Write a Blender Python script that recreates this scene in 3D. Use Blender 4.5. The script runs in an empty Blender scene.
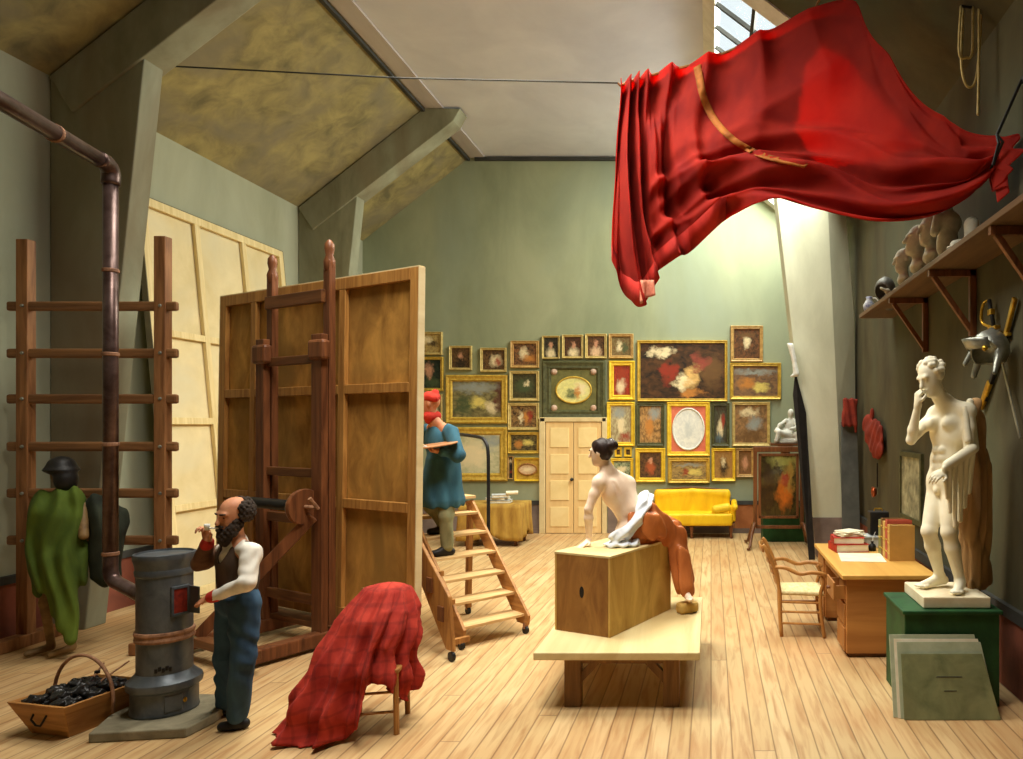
import bpy, bmesh, math, random
import numpy as np
from mathutils import Vector as V, Matrix, Euler
random.seed(7)
PI = math.pi
SC = bpy.context.scene
COL = SC.collection
def c3(r, g, b, k=1.0):
    f = lambda v: (v/255/12.92 if v/255 <= .04045 else ((v/255+.055)/1.055)**2.4)*k
    return (f(r), f(g), f(b), 1)

# ---------------- camera, world, light, exposure ----------------
FPX, CX, CY, EYE = 720.0, 711.0, 425.0, 2.2        # focal length in pixels, vanishing point, eye height
cam = bpy.data.cameras.new('camera'); camo = bpy.data.objects.new('camera', cam); COL.objects.link(camo)
cam.sensor_width = 36; cam.lens = 36*FPX/1023
cam.shift_x = (511.5-CX)/1023; cam.shift_y = (CY-379.5)/1023
cam.clip_end = 100; cam.clip_start = .1
camo.location = (0, 0, EYE); camo.rotation_euler = (PI/2, 0, 0)
SC.camera = camo
SC.view_settings.view_transform = 'Standard'; SC.view_settings.look = 'None'
SC.view_settings.gamma = 1; SC.view_settings.use_curve_mapping = False
SC.view_settings.exposure = 0.0
W = bpy.data.worlds.new('world'); SC.world = W; W.use_nodes = True
W.node_tree.nodes['Background'].inputs[0].default_value = (.9, .95, 1, 1)
W.node_tree.nodes['Background'].inputs[1].default_value = 1.1
def area(name, loc, direction, sx, sy, power, col=(1, 1, 1), spread=180):
    l = bpy.data.lights.new(name, 'AREA'); l.shape = 'RECTANGLE'; l.size = sx; l.size_y = sy
    l.energy = power; l.color = col; l.spread = math.radians(spread)
    o = bpy.data.objects.new(name, l); COL.objects.link(o); o.location = loc
    z = -V(direction).normalized(); x = V((0, 1, 0)); x = (x-z*x.dot(z)).normalized(); y = z.cross(x)   # size x runs along the depth of the room
    o.rotation_euler = Matrix((x, y, z)).transposed().to_euler(); return o
# daylight outside the glazed slope on the right; two unseen fill lamps added above
area('skylight_slope_daylight', (1.35, 11.5, 7.45), (-.6, -.1, -.8), 6.2, 2.6, 1450, (1, .96, .86))
area('added_roof_fill', (-2.95, 7.3, 7.74), (.3, .1, -1), 2.5, 2.4, 270, (1, .95, .84), 120)
area('added_front_fill', (-1.3, 4.1, 7.74), (-.06, .35, -1), 1.8, 1.9, 170, (1, .95, .86), 105)

# ---------------- helpers ----------------
def at(px, py, Y): return V(((px-CX)/FPX*Y, Y, EYE-(py-CY)/FPX*Y))
def tag(o, label=None, cat=None, group=None, kind=None):
    for k, v in (('label', label), ('category', cat), ('group', group), ('kind', kind)):
        if v: o[k] = v
    return o
def thing(name, label, cat, loc, rz=0, group=None):
    o = bpy.data.objects.new(name, None); COL.objects.link(o); o.empty_display_size = .05
    o.location = loc; o.rotation_euler = (0, 0, rz); return tag(o, label, cat, group)
class MB:
    def __init__(s): s.v = []; s.f = []
    def add(s, vs, fs):
        n = len(s.v); s.v += [tuple(p) for p in vs]; s.f += [tuple(i+n for i in f) for f in fs]; return s
    def box(s, c, d, R=None, taper=1.0):
        c = V(c); out = []
        for z in (-.5, .5):
            t = taper if z > 0 else 1
            for x, y in ((-.5, -.5), (.5, -.5), (.5, .5), (-.5, .5)):
                p = V((x*d[0]*t, y*d[1]*t, z*d[2])); out.append(c+(R @ p if R else p))
        return s.add(out, [(3, 2, 1, 0), (4, 5, 6, 7), (0, 1, 5, 4), (1, 2, 6, 5), (2, 3, 7, 6), (3, 0, 4, 7)])
    def beam(s, a, b, w, h, side=None):
        a, b = V(a), V(b); d = (b-a); L = d.length; z = d/L
        x = V(side) if side else (V((0, 0, 1)).cross(z) if abs(z.z) < .95 else V((1, 0, 0)))
        x = (x-z*x.dot(z)).normalized(); y = z.cross(x)
        R = Matrix((x, y, z)).transposed(); return s.box((a+b)/2, (w, h, L), R)
    def tube(s, pts, rad, n=10, caps=True, closed=False):
        pts = [V(p) for p in pts]; m = len(pts)
        if not hasattr(rad, '__len__'): rad = [rad]*m
        prev = None; vs = []
        for i, p in enumerate(pts):
            if closed: t = pts[(i+1) % m]-pts[i-1]
            else: t = pts[min(i+1, m-1)]-pts[max(i-1, 0)]
            t.normalize()
            if prev is None: x = t.orthogonal().normalized()
            else: x = (prev-t*prev.dot(t)).normalized()
            prev = x; y = t.cross(x)
            for k in range(n):
                a = 2*PI*k/n; vs.append(p+(x*math.cos(a)+y*math.sin(a))*rad[i])
        fs = []
        for i in range(m if closed else m-1):
            j = (i+1) % m
            for k in range(n):
                l = (k+1) % n; fs.append((i*n+k, i*n+l, j*n+l, j*n+k))
        if caps and not closed: fs += [tuple(range(n-1, -1, -1)), tuple((m-1)*n+k for k in range(n))]
        return s.add(vs, fs)
    def lathe(s, prof, c=(0, 0, 0), n=32, R=None, caps=True):
        c = V(c); vs = []
        for r, z in prof:
            for k in range(n):
                p = V((r*math.cos(2*PI*k/n), r*math.sin(2*PI*k/n), z)); vs.append(c+(R @ p if R else p))
        fs = [(i*n+k, i*n+(k+1) % n, (i+1)*n+(k+1) % n, (i+1)*n+k) for i in range(len(prof)-1) for k in range(n)]
        if caps: fs += [tuple(range(n-1, -1, -1)), tuple((len(prof)-1)*n+k for k in range(n))]
        return s.add(vs, fs)
    def prism(s, poly, ext):
        ext = V(ext); n = len(poly); a = [V(p) for p in poly]
        return s.add(a+[p+ext for p in a], [tuple(range(n-1, -1, -1)), tuple(range(n, 2*n))] +
                     [(i, (i+1) % n, (i+1) % n+n, i+n) for i in range(n)])
    def grid(s, fn, nu, nv):
        vs = [fn(i/nu, j/nv) for i in range(nu+1) for j in range(nv+1)]
        fs = [(i*(nv+1)+j, (i+1)*(nv+1)+j, (i+1)*(nv+1)+j+1, i*(nv+1)+j+1) for i in range(nu) for j in range(nv)]
        return s.add(vs, fs)
def wloc(p):
    l = V((0, 0, 0))
    while p: l += V(p.location); p = p.parent
    return l
def link(name, vs, fs, mat, parent=None, local=False, smooth=False, bevel=0, solid=0, sub=0, origin=None, quads=None):
    me = bpy.data.meshes.new(name)
    off = V((0, 0, 0)) if local else (wloc(parent) if parent else V((0, 0, 0)))
    o = bpy.data.objects.new(name, me)
    if parent: o.parent = parent
    elif not local:
        arr = np.array([tuple(v) for v in vs]) if not isinstance(vs, np.ndarray) else vs
        off = V(((arr[:, 0].min()+arr[:, 0].max())/2, (arr[:, 1].min()+arr[:, 1].max())/2, arr[:, 2].min())) if origin is None else V(origin)
        o.location = off
    if isinstance(vs, np.ndarray):
        vs = (vs-np.array(off)).tolist()
    else: vs = [tuple(V(v)-off) for v in vs]
    me.from_pydata(vs, [], fs if isinstance(fs, list) else fs.tolist()); me.materials.append(mat)
    bm = bmesh.new(); bm.from_mesh(me)
    if quads is None: bmesh.ops.recalc_face_normals(bm, faces=bm.faces)
    bm.to_mesh(me); bm.free()
    if smooth: me.polygons.foreach_set('use_smooth', [True]*len(me.polygons))
    COL.objects.link(o)
    if solid: m = o.modifiers.new('solid', 'SOLIDIFY'); m.thickness = solid; m.offset = 0
    if bevel:
        m = o.modifiers.new('bevel', 'BEVEL'); m.width = bevel; m.segments = 2; m.limit_method = 'ANGLE'; m.angle_limit = .6
    if sub: m = o.modifiers.new('sub', 'SUBSURF'); m.levels = m.render_levels = sub
    return o
def obj(name, mb, mat, parent=None, **k): return link(name, mb.v, mb.f, mat, parent, **k)
def struct(name, mb, mat, **k):
    o = obj(name, mb, mat, **k)
    if not k.get('parent'): o['kind'] = 'structure'
    return o
def copy_tree(o, parent=None):
    c = o.copy(); COL.objects.link(c); c.parent = parent
    for ch in list(o.children): copy_tree(ch, c)
    return c
def cat_rom(pts, n):                              # smooth curve through points
    pts = [V(p) for p in pts]; P = [2*pts[0]-pts[1]]+pts+[2*pts[-1]-pts[-2]]; out = []
    for i in range(1, len(P)-2):
        for k in range(n):
            t = k/n; a, b, c, d = P[i-1:i+3]
            out.append(.5*((2*b)+(c-a)*t+(2*a-5*b+4*c-d)*t*t+(3*b-a-3*c+d)*t**3))
    return out+[pts[-1]]

# ---------------- smooth-union surfaces for bodies, cushions, casts ----------------
def RC(a, b, ra, rb, k=.03, sub=False): return ('rc', np.array(a, float), np.array(b, float), ra, rb, k, sub)
def EL(c, r, R=None, k=.03, sub=False): return ('el', np.array(c, float), np.array(r, float), np.array(R, float) if R is not None else np.eye(3), 0, k, sub)
def BX(c, hf, r, R=None, k=.02, sub=False): return ('bx', np.array(c, float), np.array(hf, float), np.array(R, float) if R is not None else np.eye(3), r, k, sub)
def axes(x, z):                                   # 3x3, rows = local axes x,y,z
    z = V(z).normalized(); x = V(x); x = (x-z*x.dot(z)).normalized(); y = z.cross(x)
    return np.array([tuple(x), tuple(y), tuple(z)])
def sdf(prims, h=.008, disp=None, pad=.03):
    los, his = [], []
    for q in prims:
        if q[0] == 'rc':
            m = max(q[3], q[4]); lo = np.minimum(q[1], q[2])-m; hi = np.maximum(q[1], q[2])+m
        else:
            e = (np.abs(q[3]).T @ q[2])+(q[4] if q[0] == 'bx' else 0); lo, hi = q[1]-e, q[1]+e
        los.append(lo); his.append(hi)
    adds = [i for i, q in enumerate(prims) if not q[6]]
    LO = np.min([los[i] for i in adds], 0)-pad; HI = np.max([his[i] for i in adds], 0)+pad
    N = np.ceil((HI-LO)/h).astype(int)+1
    g = np.full(N, .5, np.float32)
    for q, lo, hi in zip(prims, los, his):
        k = max(q[5], 1e-4); e = k+3*h
        i0 = np.clip(np.floor((lo-e-LO)/h).astype(int), 0, N); i1 = np.clip(np.ceil((hi+e-LO)/h).astype(int)+1, 0, N)
        if (i1 <= i0).any(): continue
        ax = [((np.arange(i0[t], i1[t])*h)+LO[t]).astype(np.float32) for t in range(3)]
        X, Y, Z = np.meshgrid(*ax, indexing='ij')
        if q[0] == 'rc':
            a, b = q[1], q[2]; d = b-a; L2 = max(d.dot(d), 1e-9)
            t = np.clip(((X-a[0])*d[0]+(Y-a[1])*d[1]+(Z-a[2])*d[2])/L2, 0, 1)
            D = np.sqrt((X-a[0]-t*d[0])**2+(Y-a[1]-t*d[1])**2+(Z-a[2]-t*d[2])**2)-(q[3]+t*(q[4]-q[3]))
        else:
            R = q[3]; x, y, z = X-q[1][0], Y-q[1][1], Z-q[1][2]
            u = [R[i][0]*x+R[i][1]*y+R[i][2]*z for i in range(3)]
            if q[0] == 'el':
                r = q[2]; k0 = np.sqrt(sum((u[i]/r[i])**2 for i in range(3))); k1 = np.sqrt(sum((u[i]/r[i]**2)**2 for i in range(3)))
                D = k0*(k0-1)/np.maximum(k1, 1e-6)
            else:
                w = [np.abs(u[i])-q[2][i]+q[4]*0 for i in range(3)]
                D = np.sqrt(sum(np.maximum(t, 0)**2 for t in w))+np.minimum(np.maximum(np.maximum(w[0], w[1]), w[2]), 0)-q[4]
        sl = tuple(slice(i0[t], i1[t]) for t in range(3)); G = g[sl]
        if q[6]: D = -D; hh = np.maximum(k-np.abs(G-D), 0)/k; g[sl] = np.maximum(G, D)+hh*hh*k/4
        else: hh = np.maximum(k-np.abs(G-D), 0)/k; g[sl] = np.minimum(G, D)-hh*hh*k/4
    if disp is not None:
        ax = [((np.arange(N[t])*h)+LO[t]).astype(np.float32) for t in range(3)]
        X, Y, Z = np.meshgrid(*ax, indexing='ij', sparse=True)
        m = np.abs(g) < .12; D = np.broadcast_to(disp(X, Y, Z), g.shape); g = np.where(m, g+D, g)
    g[0], g[-1] = .5, .5; g[:, 0], g[:, -1] = .5, .5; g[:, :, 0], g[:, :, -1] = .5, .5
    s = g < 0; cnt = np.zeros(N-1, np.int8)
    for a in (0, 1):
        for b in (0, 1):
            for c in (0, 1): cnt += s[a:N[0]-1+a, b:N[1]-1+b, c:N[2]-1+c]
    act = (cnt > 0) & (cnt < 8); ijk = np.argwhere(act); idx = np.full(act.shape, -1); idx[act] = np.arange(len(ijk))
    acc = np.zeros((len(ijk), 3)); num = np.zeros(len(ijk))
    cs = [(a, b, c) for a in (0, 1) for b in (0, 1) for c in (0, 1)]
    for p in cs:
        for r in cs:
            if sum(r)-sum(p) == 1 and all(r[i] >= p[i] for i in range(3)):
                va = g[ijk[:, 0]+p[0], ijk[:, 1]+p[1], ijk[:, 2]+p[2]]; vb = g[ijk[:, 0]+r[0], ijk[:, 1]+r[1], ijk[:, 2]+r[2]]
                m = (va < 0) != (vb < 0); t = np.where(m, va/np.where(m, va-vb, 1), 0)[:, None]
                acc += np.where(m[:, None], np.array(p)+t*(np.array(r)-np.array(p)), 0); num += m
    vs = (ijk+acc/num[:, None])*h+LO; fs = []
    for axn in range(3):
        o = [(0, 0, 0)]*3; sl0 = [slice(0, n-1) if t == axn else slice(1, n-1) for t, n in enumerate(N)]
        sl1 = [slice(1, n) if t == axn else slice(1, n-1) for t, n in enumerate(N)]
        A, B = s[tuple(sl0)], s[tuple(sl1)]; e = np.argwhere(A != B)
        if not len(e): continue
        inside = A[e[:, 0], e[:, 1], e[:, 2]]
        base = e.copy()
        for t in range(3):
            if t != axn: base[:, t] += 1
        b, c = [(1, 2), (2, 0), (0, 1)][axn]
        def cell(db, dc):
            q = base.copy(); q[:, b] += db; q[:, c] += dc; return idx[q[:, 0], q[:, 1], q[:, 2]]
        quad = np.stack([cell(-1, -1), cell(0, -1), cell(0, 0), cell(-1, 0)], 1)
        quad[~inside] = quad[~inside][:, ::-1]; fs.append(quad)
    return vs, np.concatenate(fs)
def blob(name, prims, mat, parent=None, h=.008, disp=None, **k):
    vs, fs = sdf(prims, h, disp); return link(name, vs, fs, mat, parent, smooth=True, quads=True, **k)

# ---------------- materials ----------------
def nodes(name):
    m = bpy.data.materials.new(name); m.use_nodes = True; nt = m.node_tree
    b = nt.nodes['Principled BSDF']; b.inputs['Specular IOR Level'].default_value = .3; return m, nt, b
def N(nt, typ, ins=None, **kw):
    n = nt.nodes.new('ShaderNode'+typ)
    for k, v in kw.items(): setattr(n, k, v)
    for k, v in (ins or {}).items():
        if hasattr(v, 'is_linked') or isinstance(v, bpy.types.NodeSocket): nt.links.new(v, n.inputs[k])
        else: n.inputs[k].default_value = v
    return n
def mathn(nt, op, a, b=None, c=None):
    d = {0: a}
    if b is not None: d[1] = b
    if c is not None: d[2] = c
    return N(nt, 'Math', d, operation=op).outputs[0]
def ramp(nt, fac, stops):
    r = N(nt, 'ValToRGB', {0: fac}); e = r.color_ramp.elements
    while len(e) < len(stops): e.new(.5)
    for i, (p, c) in enumerate(stops): e[i].position = p; e[i].color = c
    return r.outputs[0]
def mixc(nt, f, a, b, bt='MIX'):
    n = N(nt, 'Mix', data_type='RGBA', blend_type=bt)
    for i, v in ((0, f), (6, a), (7, b)):
        if isinstance(v, bpy.types.NodeSocket): nt.links.new(v, n.inputs[i])
        else: n.inputs[i].default_value = v
    return n.outputs[2]
_mc = {}
def mat(name, c1, c2=None, scale=3, rough=.7, stretch=(1, 1, 1), bump=.15, metal=0, detail=6, c4=None, dist=.4, world=False, trans=0):
    if name in _mc: return _mc[name]
    m, nt, b = nodes(name); c2 = c2 or tuple([x*.75 for x in c1[:3]]+[1])
    tc = N(nt, 'NewGeometry').outputs['Position'] if world else N(nt, 'TexCoord').outputs['Object']
    mp = N(nt, 'Mapping', {0: tc, 3: stretch}).outputs[0]
    n = N(nt, 'TexNoise', {'Vector': mp, 'Scale': scale, 'Detail': detail, 'Distortion': dist, 'Roughness': .6}).outputs[0]
    col = ramp(nt, n, [(.32, c2), (.68, c1)])
    if c4:
        n2 = N(nt, 'TexNoise', {'Vector': mp, 'Scale': scale*.35, 'Detail': 4, 'Distortion': 1.0}).outputs[0]
        col = mixc(nt, ramp(nt, n2, [(.45, (0, 0, 0, 1)), (.7, (1, 1, 1, 1))]), col, c4)
    nt.links.new(col, b.inputs['Base Color']); b.inputs['Roughness'].default_value = rough; b.inputs['Metallic'].default_value = metal
    if bump:
        bp = N(nt, 'Bump', {'Strength': bump, 'Distance': .01, 'Height': n}); nt.links.new(bp.outputs[0], b.inputs['Normal'])
    if trans:
        tr = N(nt, 'BsdfTranslucent', {0: col}); mx = N(nt, 'MixShader', {0: trans, 1: b.outputs[0], 2: tr.outputs[0]})
        nt.links.new(mx.outputs[0], nt.nodes['Material Output'].inputs[0])
    _mc[name] = m; return m
def wood(name, c1, c2, axis=2, scale=6, rough=.55, bump=.2, world=False):
    st = [1, 1, 1]; st[axis] = .08
    return mat(name, c1, c2, scale*2.2, rough, tuple(st), bump, detail=8, dist=1.2, world=world)
def painting_mat(name, w, h, bg1, bg2, blobs, seed):
    m, nt, b = nodes(name); tc = N(nt, 'TexCoord').outputs['Object']
    uv = N(nt, 'Mapping', {0: tc, 3: (1/w, 0, 1/h)}).outputs[0]
    sd = N(nt, 'Mapping', {0: uv, 1: (seed*3.7, seed, 0)}).outputs[0]
    nz = N(nt, 'TexNoise', {'Vector': sd, 'Scale': 5, 'Detail': 5, 'Roughness': .65})
    fine = N(nt, 'TexNoise', {'Vector': sd, 'Scale': 9, 'Detail': 6, 'Distortion': .8}).outputs[0]
    wv = N(nt, 'VectorMath', {0: nz.outputs['Color'], 1: (.5, .5, .5)}, operation='SUBTRACT').outputs[0]
    wv = N(nt, 'VectorMath', {0: wv, 'Scale': .5}, operation='SCALE').outputs[0]
    wu = N(nt, 'VectorMath', {0: uv, 1: wv}, operation='ADD').outputs[0]
    col = mixc(nt, ramp(nt, fine, [(.35, (0, 0, 0, 1)), (.65, (1, 1, 1, 1))]), bg1, bg2)
    for (x, y, rx, ry, cc) in blobs:
        q = N(nt, 'VectorMath', {0: wu, 1: (x, 0, y)}, operation='SUBTRACT').outputs[0]
        q = N(nt, 'VectorMath', {0: q, 1: (1/rx, 0, 1/ry)}, operation='MULTIPLY').outputs[0]
        ln = N(nt, 'VectorMath', {0: q}, operation='LENGTH').outputs['Value']
        f = N(nt, 'MapRange', {0: ln, 1: 1.2, 2: .5, 3: 0, 4: .92}).outputs[0]
        f = mathn(nt, 'MULTIPLY', f, mathn(nt, 'ADD', fine, .42)); col = mixc(nt, f, col, cc)
    nt.links.new(col, b.inputs['Base Color']); b.inputs['Roughness'].default_value = .5
    return m

GREEN1, GREEN2 = c3(166, 170, 136), c3(136, 144, 114)
M = {}
M['wall'] = mat('green_plaster', GREEN1, GREEN2, .9, .9, (1, 1, .45), .06, world=True, c4=c3(150, 160, 138))
M['wall_left'] = mat('grey_green_plaster', c3(172, 172, 146), c3(146, 148, 122), .9, .9, (1, 1, .4), .06, world=True, c4=c3(158, 162, 142))
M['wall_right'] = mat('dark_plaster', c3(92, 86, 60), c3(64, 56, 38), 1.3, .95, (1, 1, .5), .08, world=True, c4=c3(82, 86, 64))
M['slope'] = mat('stained_slope', c3(172, 158, 104), c3(114, 106, 76), 2.6, .95, (1, 1, 1), .12, world=True, c4=c3(132, 124, 100), dist=.5)
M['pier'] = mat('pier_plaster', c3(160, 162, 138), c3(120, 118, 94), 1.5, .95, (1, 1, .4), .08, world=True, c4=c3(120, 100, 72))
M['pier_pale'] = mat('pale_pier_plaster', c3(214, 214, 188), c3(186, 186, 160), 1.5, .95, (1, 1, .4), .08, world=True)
M['ceil'] = mat('ceiling_plaster', c3(222, 226, 242), c3(204, 208, 226), .8, .95, bump=.04, world=True)
M['dado'] = mat('mauve_dado', c3(140, 122, 112), c3(110, 96, 88), 2, .8, bump=.05, world=True)
M['dado_red'] = mat('brick_red_dado', c3(150, 84, 62), c3(112, 62, 46), 2, .8, bump=.05, world=True)
M['dark_trim'] = mat('dark_rail', c3(70, 70, 66), c3(48, 48, 44), 3, .7)
def floor_mat():
    m, nt, b = nodes('floorboards'); pos = N(nt, 'NewGeometry').outputs['Position']
    s = N(nt, 'SeparateXYZ', {0: pos}); W_ = .145
    a = mathn(nt, 'DIVIDE', s.outputs[0], W_); i = mathn(nt, 'FLOOR', a); fr = mathn(nt, 'FRACT', a)
    wn = N(nt, 'TexWhiteNoise', {1: i}, noise_dimensions='1D').outputs[0]
    ya = mathn(nt, 'ADD', mathn(nt, 'DIVIDE', s.outputs[1], 9.0), mathn(nt, 'MULTIPLY', wn, 7.3))
    j = mathn(nt, 'FLOOR', ya); fj = mathn(nt, 'FRACT', ya)
    cb = N(nt, 'CombineXYZ', {0: i, 1: j}).outputs[0]
    w2 = N(nt, 'TexWhiteNoise', {0: cb}, noise_dimensions='2D').outputs[0]
    gm = N(nt, 'Mapping', {0: pos, 3: (9, .8, 1)}).outputs[0]
    gm2 = N(nt, 'VectorMath', {0: gm, 1: cb}, operation='ADD').outputs[0]
    g = N(nt, 'TexNoise', {'Vector': gm2, 'Scale': 2.2, 'Detail': 8, 'Distortion': .6}).outputs[0]
    big = N(nt, 'TexNoise', {'Vector': pos, 'Scale': .8, 'Detail': 4}).outputs[0]
    col = ramp(nt, w2, [(0, c3(190, 160, 114)), (.5, c3(198, 168, 118)), (1, c3(208, 180, 132))])
    col = mixc(nt, ramp(nt, g, [(.3, (1, 1, 1, 1)), (.55, (0, 0, 0, 1))]), col, c3(170, 130, 84))
    col = mixc(nt, mathn(nt, 'MULTIPLY', ramp(nt, big, [(.4, (0, 0, 0, 1)), (.7, (1, 1, 1, 1))]), .5), col, c3(186, 132, 80))
    e = mathn(nt, 'MINIMUM', fr, mathn(nt, 'SUBTRACT', 1, fr))
    e2 = mathn(nt, 'MULTIPLY', mathn(nt, 'MINIMUM', fj, mathn(nt, 'SUBTRACT', 1, fj)), 9.0/W_)
    ee = mathn(nt, 'MINIMUM', e, e2)
    gr = N(nt, 'MapRange', {0: ee, 1: .0, 2: .06, 3: .7, 4: 0}).outputs[0]
    col = mixc(nt, gr, col, c3(96, 62, 34))
    nt.links.new(col, b.inputs['Base Color']); b.inputs['Roughness'].default_value = .5
    bp = N(nt, 'Bump', {'Strength': .4, 'Distance': .006, 'Height': mathn(nt, 'SUBTRACT', mathn(nt, 'MULTIPLY', g, .3), gr)})
    nt.links.new(bp.outputs[0], b.inputs['Normal']); return m
M['floor'] = floor_mat()
M['oak'] = wood('oak', c3(186, 134, 72), c3(132, 86, 40), 2)
M['oak_x'] = wood('oak_lengthwise', c3(190, 138, 76), c3(140, 92, 44), 0)
M['oak_y'] = wood('oak_along', c3(190, 138, 76), c3(140, 92, 44), 1)
M['walnut'] = wood('walnut', c3(136, 84, 50), c3(84, 48, 28), 2, rough=.4)
M['walnut_x'] = wood('walnut_lengthwise', c3(130, 84, 48), c3(84, 50, 28), 0, rough=.4)
M['rack'] = wood('rack_wood', c3(166, 116, 72), c3(112, 72, 42), 2)
M['rack_x'] = wood('rack_wood_cross', c3(150, 106, 66), c3(104, 68, 40), 0)
M['pine'] = wood('pale_pine', c3(236, 216, 164), c3(212, 188, 130), 2, bump=.1)
M['linen'] = mat('primed_linen', c3(232, 214, 168), c3(212, 192, 142), 2, .9, bump=.05, c4=c3(216, 204, 168))
M['frame_brown'] = wood('brown_stretcher', c3(196, 142, 72), c3(146, 96, 42), 2)
M['canvas_brown'] = mat('brown_canvas_back', c3(208, 154, 72), c3(140, 96, 38), 4.2, .85, (1, 1, .5), .1, c4=c3(150, 112, 52), dist=.5)
M['tan'] = wood('box_wood_light', c3(206, 170, 96), c3(166, 122, 58), 2, scale=3)
M['cream'] = mat('cream_boards', c3(236, 220, 176), c3(214, 192, 142), 4, .7, (1, .2, 1))
M['iron'] = mat('cast_iron', c3(104, 110, 114), c3(76, 82, 86), 6, .4, bump=.1, metal=.45)
M['iron_rust'] = mat('rusty_band', c3(176, 130, 96), c3(112, 78, 58), 14, .7, bump=.2)
M['pipe'] = mat('stove_pipe_iron', c3(112, 92, 86), c3(66, 46, 40), 7, .32, metal=.6, bump=.1)
M['black'] = mat('black_iron', c3(38, 36, 34), c3(24, 22, 20), 8, .5)
M['stone'] = mat('stone_slab', c3(150, 142, 116), c3(112, 104, 82), 6, .9, bump=.3)
M['skin_m'] = mat('skin_man', c3(206, 146, 108), c3(186, 120, 84), 12, .55, bump=0)
M['skin_w'] = mat('skin_woman', c3(250, 226, 200), c3(242, 210, 180), 9, .5, bump=0)
M['plaster'] = mat('plaster', c3(240, 228, 196), c3(222, 206, 168), 6, .6, bump=.05)
M['plaster_white'] = mat('white_plaster', c3(236, 236, 228), c3(206, 206, 196), 9, .7, bump=.05)
M['cast'] = mat('dusty_plaster', c3(214, 210, 190), c3(176, 172, 152), 9, .8, bump=.1)
M['gold'] = mat('gilt', c3(222, 188, 84), c3(176, 138, 48), 14, .45, metal=.25, bump=.3)
M['gilt_pale'] = mat('pale_gilt', c3(218, 196, 130), c3(176, 150, 84), 14, .5, metal=.15, bump=.3)
M['brass'] = mat('brass', c3(222, 180, 64), c3(160, 116, 30), 12, .3, metal=.8)
M['steel'] = mat('armour_steel', c3(176, 178, 166), c3(110, 112, 104), 6, .35, metal=.7)
M['red'] = mat('red_curtain_cloth', c3(176, 46, 28), c3(138, 26, 18), 3, .85, bump=.1, trans=.5)
_t = [n for n in M['red'].node_tree.nodes if n.type == 'BSDF_TRANSLUCENT'][0]
for _l in list(_t.inputs[0].links): M['red'].node_tree.links.remove(_l)
_t.inputs[0].default_value = c3(250, 60, 30)
M['red_blocker'] = mat('backlight_block_cloth', c3(120, 22, 16), c3(96, 14, 10), 3, .9)
M['paper'] = mat('paper', c3(240, 232, 206), c3(224, 212, 180), 8, .9, bump=.05)
# ---------------- the room ----------------
XL, XR, YB, YF = -7.1, 2.5, 14.67, -2.5
ZL, ZC, XC1, XC2, ZR = 5.95, 7.66, -4.91, -.1, 5.7
struct('floor', MB().box(((XL+XR)/2, (YF+YB)/2, -.05), (XR-XL+.4, YB-YF+.4, .1)), M['floor'])
struct('wall_left', MB().box((XL-.1, (YF+YB)/2, ZL/2), (.2, YB-YF+.4, ZL)), M['wall_left'])
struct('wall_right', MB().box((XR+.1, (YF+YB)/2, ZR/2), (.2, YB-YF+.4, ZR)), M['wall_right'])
bw = MB().prism([(XL, YB, 0), (XR, YB, 0), (XR, YB, ZR), (XC2, YB, ZC), (XC1, YB, ZC), (XL, YB, ZL)], (0, .2, 0))
struct('wall_back', bw, M['wall'])
fw = MB().prism([(XL, YF-.2, 0), (XR, YF-.2, 0), (XR, YF-.2, ZR), (XC2, YF-.2, ZC), (XC1, YF-.2, ZC), (XL, YF-.2, ZL)], (0, .2, 0))
struct('wall_front', fw, M['wall_left'])
def slab(p, q, y0, y1, t=.12, nrm=(0, 0, 1)):
    n = V(nrm).normalized()*t
    a = [V((p[0], y0, p[1])), V((q[0], y0, q[1])), V((q[0], y0, q[1]))+n, V((p[0], y0, p[1]))+n]
    return MB().prism(a, (0, y1-y0, 0))
struct('ceiling_slope_left', slab((XL, ZL), (XC1, ZC), YF, YB+.1, .12, (-.6, 0, .8)), M['slope'])
# flat ceiling with unseen openings added ahead of the visible part for fill lamps
cl = MB()
cl.box(((XC1+XC2)/2, (9.1+YB)/2, ZC+.06), (XC2-XC1, YB-9.1+.1, .12))
for x0, x1, y0, y1 in ((XC1, -4.3, YF, 9.1), (-4.3, XC2, 8.6, 9.1), (-4.3, -1.6, 5.3, 6.0), (-1.6, XC2, 5.3, 8.6), (-4.3, -2.3, YF, 5.3), (-2.3, XC2, YF, 3.1), (-.3, XC2, 3.1, 5.3)):
    cl.box(((x0+x1)/2, (y0+y1)/2, ZC+.06), (x1-x0, y1-y0, .12))
struct('ceiling', cl, M['ceil'])
nR = (.6, 0, .8); sl = lambda x: ZC+(x-XC2)*(ZR-ZC)/(XR-XC2)
rs = MB()
def rslab(x0, x1, y0, y1, t=.12):
    s = slab((x0, sl(x0)), (x1, sl(x1)), y0, y1, t, nR); rs.add(s.v, s.f)
rslab(XC2, XR, YF, 8.3); rslab(2.05, XR, 8.3, YB+.1)
struct('ceiling_slope_right', rs, M['wall_right'])
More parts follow.
